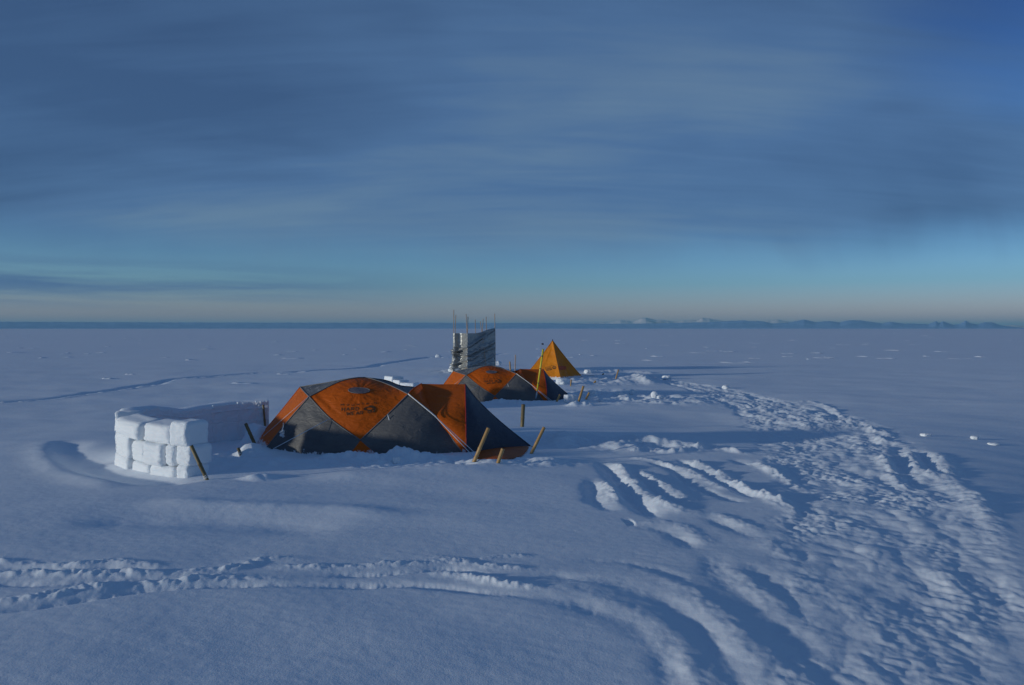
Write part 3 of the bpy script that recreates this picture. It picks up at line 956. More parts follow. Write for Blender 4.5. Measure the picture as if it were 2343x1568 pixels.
    def word(txt, xs, ys, ws, hs, width, lean=0.0):
        for ch, x, y, w, h in zip(txt, xs, ys, ws, hs):
            st = [[zz(x + (a - .5) * w + lean * (b - .5) * h, y - (b - .5) * h - (a - .5) * w * .08) for a, b in q] for q in GLYPH[ch]]
            strokes_to(mb, on, st, width)
    word('MOUNTAIN', [582, 745, 890, 1045, 1190, 1312, 1435, 1562], [876, 873, 871, 864, 853, 847, 839, 830], [80, 62, 62, 66, 56, 62, 20, 66], [52] * 8, .0075)
    word('HARD', [606, 745, 880, 1020], [1006, 1002, 996, 993], [74, 96, 78, 84], [96, 92, 88, 86], .0105)
    word('WEAR', [765, 895, 1030, 1152], [1128, 1128, 1120, 1116], [116, 62, 88, 84], [106, 92, 92, 92], .0105)
    mb.build('lettering', M_LOGO, root)
    mb = MB()
    el = lambda cx, cy, rx, ry, a0=0, a1=360: [zz(cx + rx * math.cos(R(a)), cy - ry * math.sin(R(a))) for a in np.linspace(a0, a1, 25)]
    strokes_to(mb, on, [el(1372, 990, 125, 50), el(1345, 1000, 122, 38, 120, 240)], .016)
    strokes_to(mb, on, [el(1430, 1010, 115, 98, -58, 118)], .024)
    strokes_to(mb, on, [el(1378, 1086, 42, 34), el(1470, 1060, 50, 34, 100, 300)], .011)
    mb.build('emblem', M_LOGO, root)
    # pole sleeves along the seams
    def sleeve(cv, rad=.011, mat=M_SLEEVE, n=26, name='pole_sleeve', lift=(0, -.004, .004)):
        m = MB(); m.tube([p + Vector(lift) - base for p in cv.pts(n)], rad, 6); return m.build(name, mat, root)
    for cv in (BC, CD, AC, DFC): sleeve(cv, .009)
    sleeve(LB, .011); sleeve(Curve(F, E, B), .010); sleeve(Curve(F, P(887.5, 948.5, 12.3), D), .010); sleeve(RD, .010)
    sleeve(Curve(A, P(697, 898, 13.2), B), .010); sleeve(DK, .009, M_ORANGE); sleeve(TA, .007, M_ORANGE)
    sleeve(GH, .008, M_PIPE, name='piping'); sleeve(GJ, .006, M_NOSE, name='piping')
    # guy lines
    def cord(pts, rad=.006, mat=M_CORD, name='guy_line'):
        m = MB(); m.tube([Vector(p) - base for p in pts], rad, 5); return m.build(name, mat, root)
    off = Vector((0, -.02, .01))
    cord([E + off, P(627, 1026, 11.75)], .0055); cord([B + off, P(602.5, 998, 12.9)], .0045)
    cord([D + off, P(996, 953.6, 12.2), P(1101, 1064, 11.45)], .006); cord([P(996, 953.6, 12.2), P(1114, 1062, 11.5)], .0055)
    cord([D + off, P(998, 953.8, 12.25)], .009)
    cord([J, P(1220, 1023, 12.9), P(1232, 1034, 12.4), P(1240, 1043, 12.1)], .006, M_DARKCORD)
    # spare cord left hanging in hanks
    def hank(u, v, d, u2, v2, loops):
        m = MB()
        a = P(u, v, d) + off; b_ = P(u2, v2, d - .03) + off
        m.tube([a - base, (a + b_) / 2 + Vector((.012, -.01, 0)) - base, b_ - base], .0075, 6)
        pts = []
        for t in np.linspace(0, 1, 40):
            w = t * loops * 2 * math.pi
            pts.append(b_ + Vector((.024 * math.sin(w) + .01 * math.sin(3 * w), -.018 * math.cos(w * 1.5), -.10 * t)) - base)
        m.tube(pts, .017, 6)
        m.build('hanging_cord', M_CORD, root)
    hank(649, 969, 12.42, 646, 986, 2.5); hank(887.5, 950, 12.25, 893.5, 983, 2.5)
    return root


def BF_rev(c, _): return c


tent = build_tent('nearest grey and orange dome tent with dark lettering, standing right of the curved snow wall')


def children_of(o): return [c for c in bpy.data.objects if c.parent == o]


def copy_tree(o, parent=None):
    c = o.copy(); COL.objects.link(c)
    if parent: c.parent = parent
    for ch in children_of(o): copy_tree(ch, c)
    return c


tent2 = copy_tree(tent)
tent2.location = (tent.location.x + 1.80, tent.location.y + 12.3, tent.location.z - .385)
for part in [c for c in children_of(tent2) if c.name.startswith('snow_flap')]:
    bpy.data.objects.remove(part)                   # buried under the snow at the farther tent
tent2['label'] = 'farther grey and orange dome tent between the near tent and the silver screen'


# ------------------------------------------------------------------ pyramid tent
def build_pyramid():
    base = Vector((1.80, 34.8, 0.0))
    root = empty('pyramid_tent', base, 'pointed amber pyramid tent with a dull red patch, beyond both dome tents', 'tent')
    r, th = 1.36, R(13)
    apex = Vector((0, 0, 1.68))
    f = Vector((r * math.sin(th), -r * math.cos(th), -.06)); rt = Vector((r * math.cos(th), r * math.sin(th), .06))
    l = Vector((-r * math.cos(th), -r * math.sin(th), .0)); bk = Vector((-r * math.sin(th), r * math.cos(th), .0))
    tips = []
    def side(a, b, seed, name='canopy_panel', concave=.05):
        mid = (a + b) / 2 + Vector((0, 0, .04)) - (a + b).normalized() * .04
        sag = -((a + b).normalized()) * concave
        ea = arc(a, apex, -Vector((a.x, a.y, 0)).normalized() * .035); eb = arc(b, apex, -Vector((b.x, b.y, 0)).normalized() * .035)
        def folds(u, v):
            return .02 * math.exp(-((u - .52 + .25 * (1 - v)) / .05) ** 2) * sstep(.25, .6, v) * (1 - sstep(.6, .9, v)) + .02 * math.cos(u * 19) * (1 - v) ** 4
        p = Patch(Curve(a, mid, b), Curve(apex, apex), ea, eb, sag, .02, seed, extra=folds, n=36)
        p.mesh(name, M_PYR, root, Vector((0, 0, 0)))
        return p, ea, eb
    pl, e1, e2 = side(l, f, 41)
    pr, e3, e4 = side(f, rt, 42)
    side(rt, bk, 43); side(bk, l, 44)
    for e in (e1, e2, e4):
        m = MB(); m.tube(e.pts(16), .010, 5); m.build('seam', M_PYR, root)
    m = MB(); m.tube([apex - Vector((0, 0, .03)), apex + Vector((0, 0, .05))], [.03, .012], 7); m.build('peak_cap', M_BLACK, root)
    # print on the left face, patch on the right face
    def onp(pch):
        g = np.linspace(0, 1, 71); pch.uvs = [(a, b) for a in g for b in g]
        pp = np.array([pch.raw(a, b) for a, b in pch.uvs]) + np.array(base)
        pch.img = np.column_stack([CX + FV * pp[:, 0] / pp[:, 1], HY + FV * (CAMZ - pp[:, 2]) / pp[:, 1]])
        return lambda a, b: pch.on(a, b, .008)
    ol, orr = onp(pl), onp(pr)
    def zz(x, y): return ((1980 + .12804 * x) * .60486, (1260 + .12804 * y) * .60486)
    mb = MB()
    def word(txt, x0, x1, y0, y1, h, wd, width):
        for k, ch in enumerate(txt):
            t = k / max(1, len(txt) - 1); x = x0 + (x1 - x0) * t; y = y0 + (y1 - y0) * t
            strokes_to(mb, ol, [[zz(x + (a - .5) * wd, y - (b - .5) * h) for a, b in q] for q in GLYPH[ch]], width)
    word('MOUNTAIN', 650, 960, 1025, 945, 22, 26, .010)
    word('HARD', 660, 800, 1062, 1040, 36, 34, .013)
    word('WEAR', 690, 820, 1100, 1085, 36, 34, .013)
    mb.build('lettering', M_LOGO, root)
    mb = MB()
    el = lambda cx, cy, rx, ry, a0=0, a1=360: [zz(cx + rx * math.cos(R(a)), cy - ry * math.sin(R(a))) for a in np.linspace(a0, a1, 25)]
    strokes_to(mb, ol, [el(905, 1022, 48, 36)], .03); strokes_to(mb, ol, [el(905, 1030, 22, 14)], .014)
    mb.build('emblem', M_LOGO, root)
    mb = MB(); rows = []
    for i in range(13):
        row = []
        for j in range(7):
            a, b = i / 12, j / 6
            x = 1010 + 230 * a + 25 * (1 - b); y = (1100 - 20 * a) * (1 - b) + (985 - 10 * a) * b
            row.append(orr(*zz(x, y))[0])
        rows.append(row)
    mb.grid(rows); mb.build('red_patch', M_REDPATCH, root)
    m = MB(); m.tube([rt * .93 + Vector((0, 0, .1)), rt + Vector((.55, -.1, .02))], .008, 5); m.build('guy_line', M_DARKCORD, root)
    return root


build_pyramid()


# ------------------------------------------------------------------ silver wind screen
def build_screen():
    d0 = 38.6
    base = Vector(((1083 - CX) / FV * d0, d0 + .3, .1))
    root = empty('wind_screen', base, 'silver tarpaulin screen wrapped on thin canes, behind the middle tent', 'wind screen')
    px = lambda u, d: Vector(((u - CX) / FV * d, d, 0))
    # plan of the cloth, from the left edge round the front corner to the right and back
    plan = [px(1040, 39.9), px(1035.5, 39.0), px(1040, 38.9), px(1048, 39.05), px(1056, 39.0), px(1062, 38.72), px(1069, 38.2), px(1080, 38.5), px(1098, 38.9), px(1116, 39.3), px(1133, 39.75), px(1120, 40.9), px(1085, 41.2), px(1052, 40.7)]
    pl = []
    for i in range(len(plan)):
        a, b = plan[i], plan[(i + 1) % len(plan)]
        k = max(4, int((b - a).length / .028))
        for t in range(k): pl.append(a + (b - a) * t / k)
    # soften all but the front corner
    pts = [p.copy() for p in pl]
    for _ in range(6):
        q = [p.copy() for p in pts]
        for i in range(len(pts)):
            u = CX + FV * pl[i].x / pl[i].y
            if abs(u - 1069) < 2.5 and pl[i].y < 39: continue
            q[i] = (pts[i - 1] + pts[i] * 2 + pts[(i + 1) % len(pts)]) / 4
        pts = q
    folds = [  # crease lines in the photo's terms: (points, depth)
        ([(1030, 803), (1045, 806), (1060, 800), (1075, 793), (1092, 781), (1110, 768), (1134, 752)], .10),
        ([(1032, 808), (1046, 812), (1066, 815), (1085, 806), (1105, 798), (1134, 782)], .10),
        ([(1030, 838), (1048, 833), (1066, 826), (1085, 818), (1104, 806), (1134, 795)], .09),
        ([(1030, 846), (1060, 842), (1090, 834), (1110, 824), (1134, 812)], .08),
        ([(1036, 800), (1042, 795), (1052, 797)], .05), ([(1034, 812), (1040, 822), (1036, 834)], .05),
        ([(1085, 786), (1096, 777), (1108, 773), (1118, 766)], .06), ([(1090, 800), (1104, 794), (1120, 786)], .05),
        ([(1078, 824), (1094, 815), (1112, 808)], .05), ([(1095, 770), (1112, 760), (1124, 757)], .06)]
    ff = [(spline(p, 6), a) for p, a in folds]
    nz = 70
    U = np.array([CX + FV * p.x / p.y for p in pts]); Y = np.array([p.y for p in pts])
    is_front = np.array([(p.y < 39.85) for p in pts])
    rows = []
    allu = []; allv = []
    for i, p in enumerate(pts):
        u = U[i]
        top = np.interp(u, [1036, 1087, 1100, 1112, 1134], [762.8, 762.8, 760.5, 755, 749.8])
        if not is_front[i]: top = 765
        zt = CAMZ - (top - HY) / FV * p.y
        zb = .0
        col = []
        for j in range(nz + 1):
            z = zb + (zt - zb) * j / nz
            col.append((p.x, p.y, z))
        rows.append(col)
    A = np.array(rows)                              # (n, nz+1, 3)
    im_u = CX + FV * A[..., 0] / A[..., 1]; im_v = HY + FV * (CAMZ - A[..., 2]) / A[..., 1]
    disp = np.zeros(im_u.shape)
    for sp, a in ff:
        d, side, s, Lc = poly_dist(im_u.ravel(), im_v.ravel(), sp)
        d = d.reshape(im_u.shape); side = side.reshape(im_u.shape)
        dd = d * side
        fade = (sstep(0, 6, s) * sstep(-.1, 8, Lc - s)).reshape(im_u.shape)
        disp += .95 * a * fade * (1.0 * np.exp(-((dd + 2.4) / 2.8) ** 2) - 1.0 * np.exp(-((dd - 1.2) / 1.6) ** 2))
    n1 = gnoise(im_u / 9 + im_v / 7, im_v / 5 - im_u / 16, 61) + .5 * gnoise(im_u / 4, im_v / 3 - im_u / 6, 62)
    lowk = sstep(775, 800, im_v)
    disp += .045 * n1 * (0.35 + lowk) + .02 * np.abs(gnoise(im_u / 3.2 + 4, im_v / 2.4 - im_u / 9, 63))
    nx = np.roll(A, -1, 0)[..., :2] - np.roll(A, 1, 0)[..., :2]
    nn = np.stack([nx[..., 1], -nx[..., 0]], -1); nn /= (np.linalg.norm(nn, axis=-1, keepdims=True) + 1e-9)
    cen = A[..., :2].mean((0, 1)); sg = np.sign(((A[..., :2] - cen) * nn).sum(-1, keepdims=True))
    for i in range(4):                              # keep the push direction steady round the corner
        pass
    A[..., :2] += nn * np.median(sg) * disp[..., None]
    # left edge leans out towards its foot
    lean = np.clip((1062 - im_u) / 30, 0, 1) * np.clip((im_v - 795) / 50, 0, 1) * .14
    A[..., 0] -= lean
    mb = MB(); mb.grid([[Vector(q) - base for q in col] for col in A], closed_u=True)
    tarp = mb.build('tarpaulin', M_TARP, root)
    # canes: top u, v -> foot u, distance
    for (u1, v1, u2, d) in [(1038, 709, 1037, 39.0), (1042.5, 721, 1040.5, 39.1), (1066, 719, 1068, 38.35), (1070.5, 725, 1068.5, 38.4), (1086.8, 731.7, 1087.5, 38.75), (1098.6, 735.7, 1103, 39.0), (1105, 729.6, 1102.5, 40.6), (1111.8, 725, 1112.5, 39.3), (1131.5, 718, 1132, 39.7)]:
        a = P(u1, v1, d + .06); b = P(u2, 770, d + .06); b2 = a + (b - a) * ((a.z + .1) / (a.z - b.z))
        m = MB(); m.tube([a - base, (a + b2) / 2 - base + Vector((.01, 0, 0)), b2 - base], .019, 6); m.build('cane', M_CANE, root)
    # cord binding the cloth at the left edge
    m = MB()
    for zv in (802, 806, 810): m.tube([P(1032, zv, 38.95) - base, P(1040, zv + 1.5, 38.85) - base, P(1052, zv + 2, 38.8) - base], .016, 5)
    m.build('binding_cord', M_DARKCORD, root)
    return root


build_screen()
snow_chunk(1043, 851, 38, 15, 'white snow heap weighing down the left foot of the silver screen', 51, .3, .2, LG, 'snow_heap', .3)
snow_chunk(1138, 836, 18, 10, 'snow heap at the right foot of the silver screen', 53, .3, .2, LG, 'snow_heap', .3)
snow_chunk(1002, 818, 13, 7, 'small snow chunk out on the plain left of the silver screen', 55, .3, .2, LG)


# ------------------------------------------------------------------ bamboo stakes
def stake(top, bot, wpx, label, mat=M_BAMBOO, cord=None, d=None, nodes_=2, seed=1, name='bamboo_stake'):
    d = d or on_ground(*bot)
    a, b = P(*top, d), P(*bot, d)
    root_b = b
    ax = (a - b); Ln = ax.length; t = ax.normalized()
    foot = b - t * .25
    rad = wpx / FV * d / 2
    prof = [(0, rad * .97)]
    tot = Ln + .25
    for k in range(nodes_):
        s = tot * (.35 + .5 * (k + .3 * math.sin(seed * 3 + k)) / max(1, nodes_))
        prof += [(s - .012, rad), (s - .004, rad * 1.12), (s + .004, rad * 1.12), (s + .012, rad * .98)]
    prof += [(tot - .002, rad), (tot, rad * .96)]
    n = 14
    e1 = t.cross(Vector((0, 1, 0))).normalized(); e2 = e1.cross(t).normalized()
    o = empty(name, root_b, label, 'stake', 'bamboo stakes round the tents')
    mb = MB(); rows = []
    for s, r in prof:
        rows.append([foot + t * s + (e1 * math.cos(2 * math.pi * k / n) + e2 * math.sin(2 * math.pi * k / n)) * r - root_b for k in range(n + 1)])
    mb.grid(rows)
    mb.build('shaft', mat, o)
    mb = MB()                                       # cut end: wall ring and hollow
    top_p = foot + t * tot
    ring = lambda r, s: [top_p + t * s + (e1 * math.cos(2 * math.pi * k / n) + e2 * math.sin(2 * math.pi * k / n)) * r - root_b for k in range(n + 1)]
    mb.grid([ring(rad * .96, 0), ring(rad * .66, .001), ring(rad * .6, -.03), ring(.0005, -.031)])
    mb.build('cut_end', M_CUT if mat is M_OLIVE else M_BAMBOO_CUT, o)
    for q in (cord or []):
        m = MB()
        for h in (0, .012, .03):
            c = b + t * (q + h)
            m.tube([c + (e1 * math.cos(2 * math.pi * k / 14) + e2 * math.sin(2 * math.pi * k / 14)) * rad * 1.12 + t * .008 * math.sin(2 * math.pi * k / 14) - root_b for k in range(15)], .004, 4)
        m.build('cord_turns', M_CORD, o)
    return o


M_BAMBOO_CUT = mat_simple('cut_bamboo', (.30, .19, .09), (.42, .28, .14), 60, .8)
stake((437, 1020), (473.5, 1098), 8.6, 'long dark stake leaning against the right end of the curved snow wall', M_OLIVE, [.03], seed=2)
stake((561.5, 969), (570, 988), 7.5, 'short dark stake tilted left, in shade between the wall and the near tent door', M_OLIVE, d=12.6, seed=3)
stake((544.5, 1025), (552, 1045), 7.2, 'short dark stake tied with white cord, left of the near tent foot', M_OLIVE, [.05], seed=4)
stake((602, 926.5), (606.5, 978), 4.6, 'slim dark stake set against the far end of the snow wall', M_OLIVE, d=14.1, seed=5)
stake((1197, 925.4), (1194.2, 977), 8.8, 'upright greyish stake standing alone behind the near tent porch', M_OLIVE, seed=6)
stake((1117.4, 979.6), (1084, 1057), 8.6, 'long tan stake leaning right beside the near tent guy lines', seed=7)
stake((1150.3, 1027), (1139, 1059), 8.8, 'short pale tan stake in front of the near tent orange flap', seed=8, nodes_=1)
stake((1244.8, 977.8), (1215, 1038), 7.4, 'tan stake leaning right at the pointed tip of the near tent', seed=9)
stake((1334.5, 883.6), (1321.5, 924), 5.4, 'long tan stake leaning right beyond the nose of the middle tent', seed=10)
stake((1347.7, 898.4), (1341.4, 911), 4.8, 'short tan stake leaning beside a rounded snow lump by the middle tent', seed=11, nodes_=1)
stake((1306.3, 868.7), (1305, 884), 3.4, 'short upright stake between the middle tent and the amber tent', seed=12, nodes_=1)
stake((1362.5, 871.5), (1358.5, 877), 4.2, 'stub of a stake in trodden snow right of the amber tent', seed=13, nodes_=1)
stake((1414.6, 846), (1408, 868), 3.2, 'tall thin stake leaning right, farthest right of the amber tent', seed=14)
stake((1165.8, 827.5), (1167.5, 850), 3.4, 'tan stake rising behind the middle tent roof, right of the silver screen', d=36.0, seed=15)
stake((1178.8, 812), (1178, 850), 2.4, 'tall thin cane standing between the silver screen and the yellow pole', M_CANE, d=38.0, seed=16)
stake((1281, 903), (1276.5, 912), 4.8, 'stub of a tan stake at the nose foot of the middle tent', d=24.1, seed=17, nodes_=1)
stake((1380.5, 855), (1377.5, 859), 3.4, 'dark stub of a stake far right behind the amber tent', M_OLIVE, seed=18, nodes_=1)


def build_pole():
    d = 23.9
    base = P(1226, 908, d)
    root = empty('marker_pole', base, 'yellow pole with dark bands stuck upright before the middle tent', 'pole')
    top, bot, tip = P(1242.3, 799, d), P(1228.5, 894, d), P(1225.5, 912, d)
    m = MB(); m.tube([bot - base, top - base], [.024, .030], 12); sh = m.build('shaft', M_YELLOW, root)
    t = top - bot
    for f, h in ((.52, .018), (.82, .022), (.175, .016), (.995, .006)):
        m = MB(); m.tube([bot + t * f - base, bot + t * (f + h) - base], .0315 if f > .1 else .03, 12); m.build('band', M_BLACK, root)
    m = MB(); m.tube([bot - base, bot + (tip - bot) * .35 - base, bot + (tip - bot) * .4 - base, tip - base], [.018, .018, .026, .02], 10); m.build('foot', M_STEEL, root)


build_pole()


def build_bag():
    d = 105.0
    p = P(1241, 789.5, d); z = hgt(p.x, d)
    me = lump_mesh('dark_bundle', .17, .14, .13, 91, .4, mat=M_BLACK)
    o = bpy.data.objects.new('dark_bundle', me); COL.objects.link(o)
    o.location = (p.x, d, z + .12)
    tag(o, 'tiny dark bundle lying far out on the plain above the yellow pole', 'bundle')


build_bag()


# ------------------------------------------------------------------ wind-cut snow ridges far out on the plain
def build_ridges():
    mb = MB()
    r = random.Random(5)
    fixed = [(675, 821, 30), (890, 806, 24), (1680, 829, 34), (1715, 828, 16), (1600, 808, 24), (1490, 824, 24), (2050, 802, 26), (2200, 822, 34), (2030, 821, 24), (300, 857, 14), (380, 818, 16), (440, 824, 18), (150, 810, 18), (480, 799, 26), (1290, 831, 24), (1630, 804, 16), (1890, 819, 30), (40, 808, 24), (820, 800, 16), (1715, 784, 12), (250, 866, 16), (650, 857, 20), (700, 850, 20), (560, 877, 34), (1870, 808, 20)]
    items = [(u, v, w) for u, v, w in fixed]
    for _ in range(190):
        v = HY + 10 + 60 * r.random() ** 1.7
        items.append((r.uniform(-500, 2850), v, r.uniform(5, 20) * (.5 + .5 * min(1, (v - HY) / 40))))
    for (u, v, w) in items:
        d = CAMZ * FV / (v - HY)
        x = (u - CX) / FV * d
        sx = w / FV * d / 2 * 2.0; sy = min(sx * r.uniform(.7, 1.4), 2.5); hz = min(.08 + .025 * sx, .28) * r.uniform(.8, 1.3)
        z0 = hgt(x, d)
        nu, nv = 12, 10
        rows = []
        sk = r.uniform(-.5, .5)
        for i in range(nu + 1):
            a = -1 + 2 * i / nu
            row = []
            for j in range(nv + 1):
                b = -1 + 2 * j / nv
                q = max(0, 1 - a * a - b * b * .9)
                # steep scarp on the side the sun strikes, long tail in the lee
                prof = q ** .6 * (.55 - .30 * b - .22 * a) * (1 + .35 * math.sin(a * 5 + sk * 6))
                row.append((x + a * sx, d + (b + .25 * b * b) * sy + a * sk * sy * .5, z0 - .02 + hz * prof))
            rows.append(row)
        mb.grid(rows)
    o = mb.build('snow_ridges', M_SNOW)
    tag(o, 'small wind-cut snow ridges scattered over the far plain', 'snow ridges', kind='stuff')


build_ridges()


# ------------------------------------------------------------------ hills on the horizon
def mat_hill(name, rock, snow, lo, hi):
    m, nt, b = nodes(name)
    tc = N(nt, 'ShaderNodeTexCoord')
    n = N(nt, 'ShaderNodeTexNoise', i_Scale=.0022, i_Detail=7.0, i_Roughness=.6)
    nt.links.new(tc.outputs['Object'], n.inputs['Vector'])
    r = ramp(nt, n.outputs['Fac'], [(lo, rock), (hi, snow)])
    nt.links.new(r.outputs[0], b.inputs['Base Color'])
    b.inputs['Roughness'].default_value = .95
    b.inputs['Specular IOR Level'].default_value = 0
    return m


def build_hills(name, prof, dist, depth, mat, rough, seed, left=-60, right=60):
    az = np.linspace(R(left), R(right), 2600)
    u = CX + FV * np.tan(np.clip(az, R(-50), R(50)))
    pv = np.interp(u, [p[0] for p in prof], [p[1] for p in prof])
    crest = np.maximum((HY - pv) / FV * dist / np.cos(az) * np.cos(az), 2) + CAMZ
    crest = crest * (1 + rough * fbm(u / 14, u * 0 + 3.3, 4, seed))
    rows = []
    K = 14
    for k in range(K + 1):
        t = k / K
        rad = dist + depth * (t - 8 / 14)
        shape = (min(1, t * 14 / 8)) ** .8 if k <= 8 else 1 - .5 * ((t - 8 / 14) * 14 / 6)
        z = crest * shape * (1 + (.10 * fbm(u / 20 + 7 * t, u * 0 + t * 6, 3, seed + 9) if 0 < k < 8 else 0)) - (4 if k == 0 else 0)
        rows.append(np.column_stack([rad * np.tan(az) if False else rad * np.sin(az), rad * np.cos(az), z]))
    mb = MB(); mb.grid(rows)
    o = mb.build(name, mat)
    tag(o, kind='structure')
    return o


HP = lambda x, y: (1240 + .4703 * x, 695.6 + .4703 * y)
front_prof = [(-3000, 739.5), (0, 739), (1000, 739), (1240, 739.5)] + [HP(*p) for p in [(100, 95), (250, 97), (400, 97), (560, 95), (640, 93), (800, 90), (870, 86), (980, 82), (1080, 87), (1120, 96), (1200, 92), (1275, 78), (1330, 90), (1400, 86), (1450, 93), (1480, 83), (1560, 85), (1650, 97), (1690, 90), (1760, 98), (1800, 98), (1880, 101), (1915, 88), (1930, 95), (1950, 89), (2000, 104), (2030, 101), (2060, 86), (2085, 98), (2120, 103), (2150, 94), (2190, 94), (2225, 106), (2290, 113), (2343, 117)]] + [(2600, 749), (4000, 750)]
back_prof = [(-3000, 751), (1240, 751), (1300, 741)] + [HP(*p) for p in [(230, 94), (330, 92), (380, 82), (440, 90), (480, 76), (505, 71), (545, 82), (580, 82), (640, 90), (690, 86), (750, 84), (780, 74), (850, 82), (900, 92), (1060, 92), (1100, 88), (1150, 82), (1190, 90), (1240, 94), (2200, 110), (2300, 106), (2343, 110)]] + [(2700, 750), (4000, 751)]
M_HILL = mat_hill('far_hill_airblue', (.16, .30, .62), (.30, .46, .80), .35, .7)  # blue of the distant air is put into the hill colour
M_PEAK = mat_hill('far_snow_peak', (.45, .40, .42), (.92, .82, .80), .34, .46)  # pink of the low sun is mixed into the snow colour
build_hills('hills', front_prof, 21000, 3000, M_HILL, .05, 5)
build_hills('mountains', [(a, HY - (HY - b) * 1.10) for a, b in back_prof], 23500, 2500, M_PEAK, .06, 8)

# ------------------------------------------------------------------ the air
HAZE = 4.5e-5


def build_haze():
    x0, x1, y0, y1, z0, z1 = -70000, 70000, -70000, 70000, -6, 420
    v = [(x, y, z) for x in (x0, x1) for y in (y0, y1) for z in (z0, z1)]
    f = [(0, 1, 3, 2), (4, 6, 7, 5), (0, 4, 5, 1), (2, 3, 7, 6), (0, 2, 6, 4), (1, 5, 7, 3)]
    m = bpy.data.materials.new('haze'); m.use_nodes = True
    nt = m.node_tree; nt.nodes.remove(nt.nodes['Principled BSDF'])
    vol = N(nt, 'ShaderNodeVolumePrincipled')
    vol.inputs['Color'].default_value = (.40, .78, 1.0, 1)
    vol.inputs['Density'].default_value = HAZE
    nt.links.new(vol.outputs[0], nt.nodes['Material Output'].inputs['Volume'])
    o = mesh_obj('haze', v, f, m, smooth=False)
    tag(o, kind='stuff')


build_haze()

# ------------------------------------------------------------------ light
SUN_EL, SUN_BACK = 7.5, 21.0                        # low on the left, a little behind the camera
az = R(270 - SUN_BACK)                              # compass angle from +Y towards +X
to_sun = Vector((math.sin(az) * math.cos(R(SUN_EL)), math.cos(az) * math.cos(R(SUN_EL)), math.sin(R(SUN_EL))))
sl = bpy.data.lights.new('sun', 'SUN')
sl.energy = 2.05; sl.angle = R(2.0); sl.color = (1.0, .98, .88)
so = bpy.data.objects.new('sun', sl); COL.objects.link(so)
so.rotation_euler = to_sun.to_track_quat('Z', 'Y').to_euler()

w = bpy.data.worlds.new('World'); SC.world = w; w.use_nodes = True
nt = w.node_tree
bg = nt.nodes['Background']
sky = N(nt, 'ShaderNodeTexSky', sky_type='NISHITA', sun_disc=False)
sky.sun_elevation = R(SUN_EL); sky.sun_rotation = az
sky.air_density = 1.0; sky.dust_density = .3; sky.ozone_density = 3.0
STR = .10
tc = N(nt, 'ShaderNodeTexCoord')
sep = N(nt, 'ShaderNodeSeparateXYZ'); nt.links.new(tc.outputs['Generated'], sep.inputs[0])


def mth(op, a, b=None, c=None):
    n = N(nt, 'ShaderNodeMath', operation=op)
    for k, q in enumerate((a, b, c)):
        if q is None: continue
        if isinstance(q, (int, float)): n.inputs[k].default_value = q
        else: nt.links.new(q, n.inputs[k])
    return n.outputs[0]


# cloud layer: the sky direction projected on a flat deck
zc = mth('MAXIMUM', sep.outputs['Z'], 0.0)
den = mth('ADD', zc, .22)
cxn = mth('DIVIDE', sep.outputs['X'], den); cyn = mth('DIVIDE', sep.outputs['Y'], den)
cv = N(nt, 'ShaderNodeCombineXYZ'); nt.links.new(cxn, cv.inputs[0]); nt.links.new(cyn, cv.inputs[1])


def cloud(scale, sx, sy, rot, detail, dist, loc=(0, 0, 0), vec=None):
    mp = N(nt, 'ShaderNodeMapping'); mp.inputs['Scale'].default_value = (sx, sy, 1); mp.inputs['Rotation'].default_value = (0, 0, R(rot)); mp.inputs['Location'].default_value = loc
    nt.links.new(vec or cv.outputs[0], mp.inputs[0])
    n = N(nt, 'ShaderNodeTexNoise', i_Scale=scale, i_Detail=detail, i_Roughness=.55, i_Distortion=dist)
    nt.links.new(mp.outputs[0], n.inputs['Vector'])
    return n.outputs['Fac']


c1 = cloud(.55, 1, 1.3, -28, 3, .7, (1.3, 2.1, 0))
c2 = cloud(1.5, .55, 2.0, -28, 6, 1.0, (4.3, .4, 0))
c4 = cloud(4.2, .32, 2.6, -22, 8, 1.4, (7.1, 1.4, 0))
veil = mth('ADD', mth('ADD', mth('MULTIPLY', c1, .62), mth('MULTIPLY', c2, .26)), mth('MULTIPLY', c4, .12))
veil = mth('ADD', veil, mth('MULTIPLY', mth('MINIMUM', sep.outputs['X'], 0), .16))    # cloud darkened towards the left, lens falloff included
veil = mth('SUBTRACT', veil, mth('MULTIPLY', mth('SUBTRACT', sep.outputs['Z'], .15), .35))
# the deck ends in a ragged line a few degrees above the horizon
edge_n = mth('MULTIPLY', mth('SUBTRACT', cloud(3.0, 1, 6, 0, 4, .5, (0, 0, 0), tc.outputs['Generated']), .5), .05)
el = mth('ADD', sep.outputs['Z'], edge_n)
mr = N(nt, 'ShaderNodeMapRange', interpolation_type='SMOOTHSTEP'); mr.inputs[1].default_value = .060; mr.inputs[2].default_value = .135
nt.links.new(el, mr.inputs[0])
cover = mth('MULTIPLY', mr.outputs[0], .85)
sa = mth('DIVIDE', sep.outputs['X'], mth('MAXIMUM', sep.outputs['Y'], .05)); se = mth('DIVIDE', sep.outputs['Z'], mth('MAXIMUM', sep.outputs['Y'], .05))


def lens(a0, e0, wa, we, tilt):
    da = mth('SUBTRACT', sa, a0); de = mth('SUBTRACT', mth('SUBTRACT', se, e0), mth('MULTIPLY', da, tilt))
    q = mth('ADD', mth('POWER', mth('ABSOLUTE', mth('DIVIDE', da, wa)), 2.0), mth('POWER', mth('ABSOLUTE', mth('DIVIDE', de, we)), 2.0))
    return mth('EXPONENT', mth('MULTIPLY', q, -1.0))


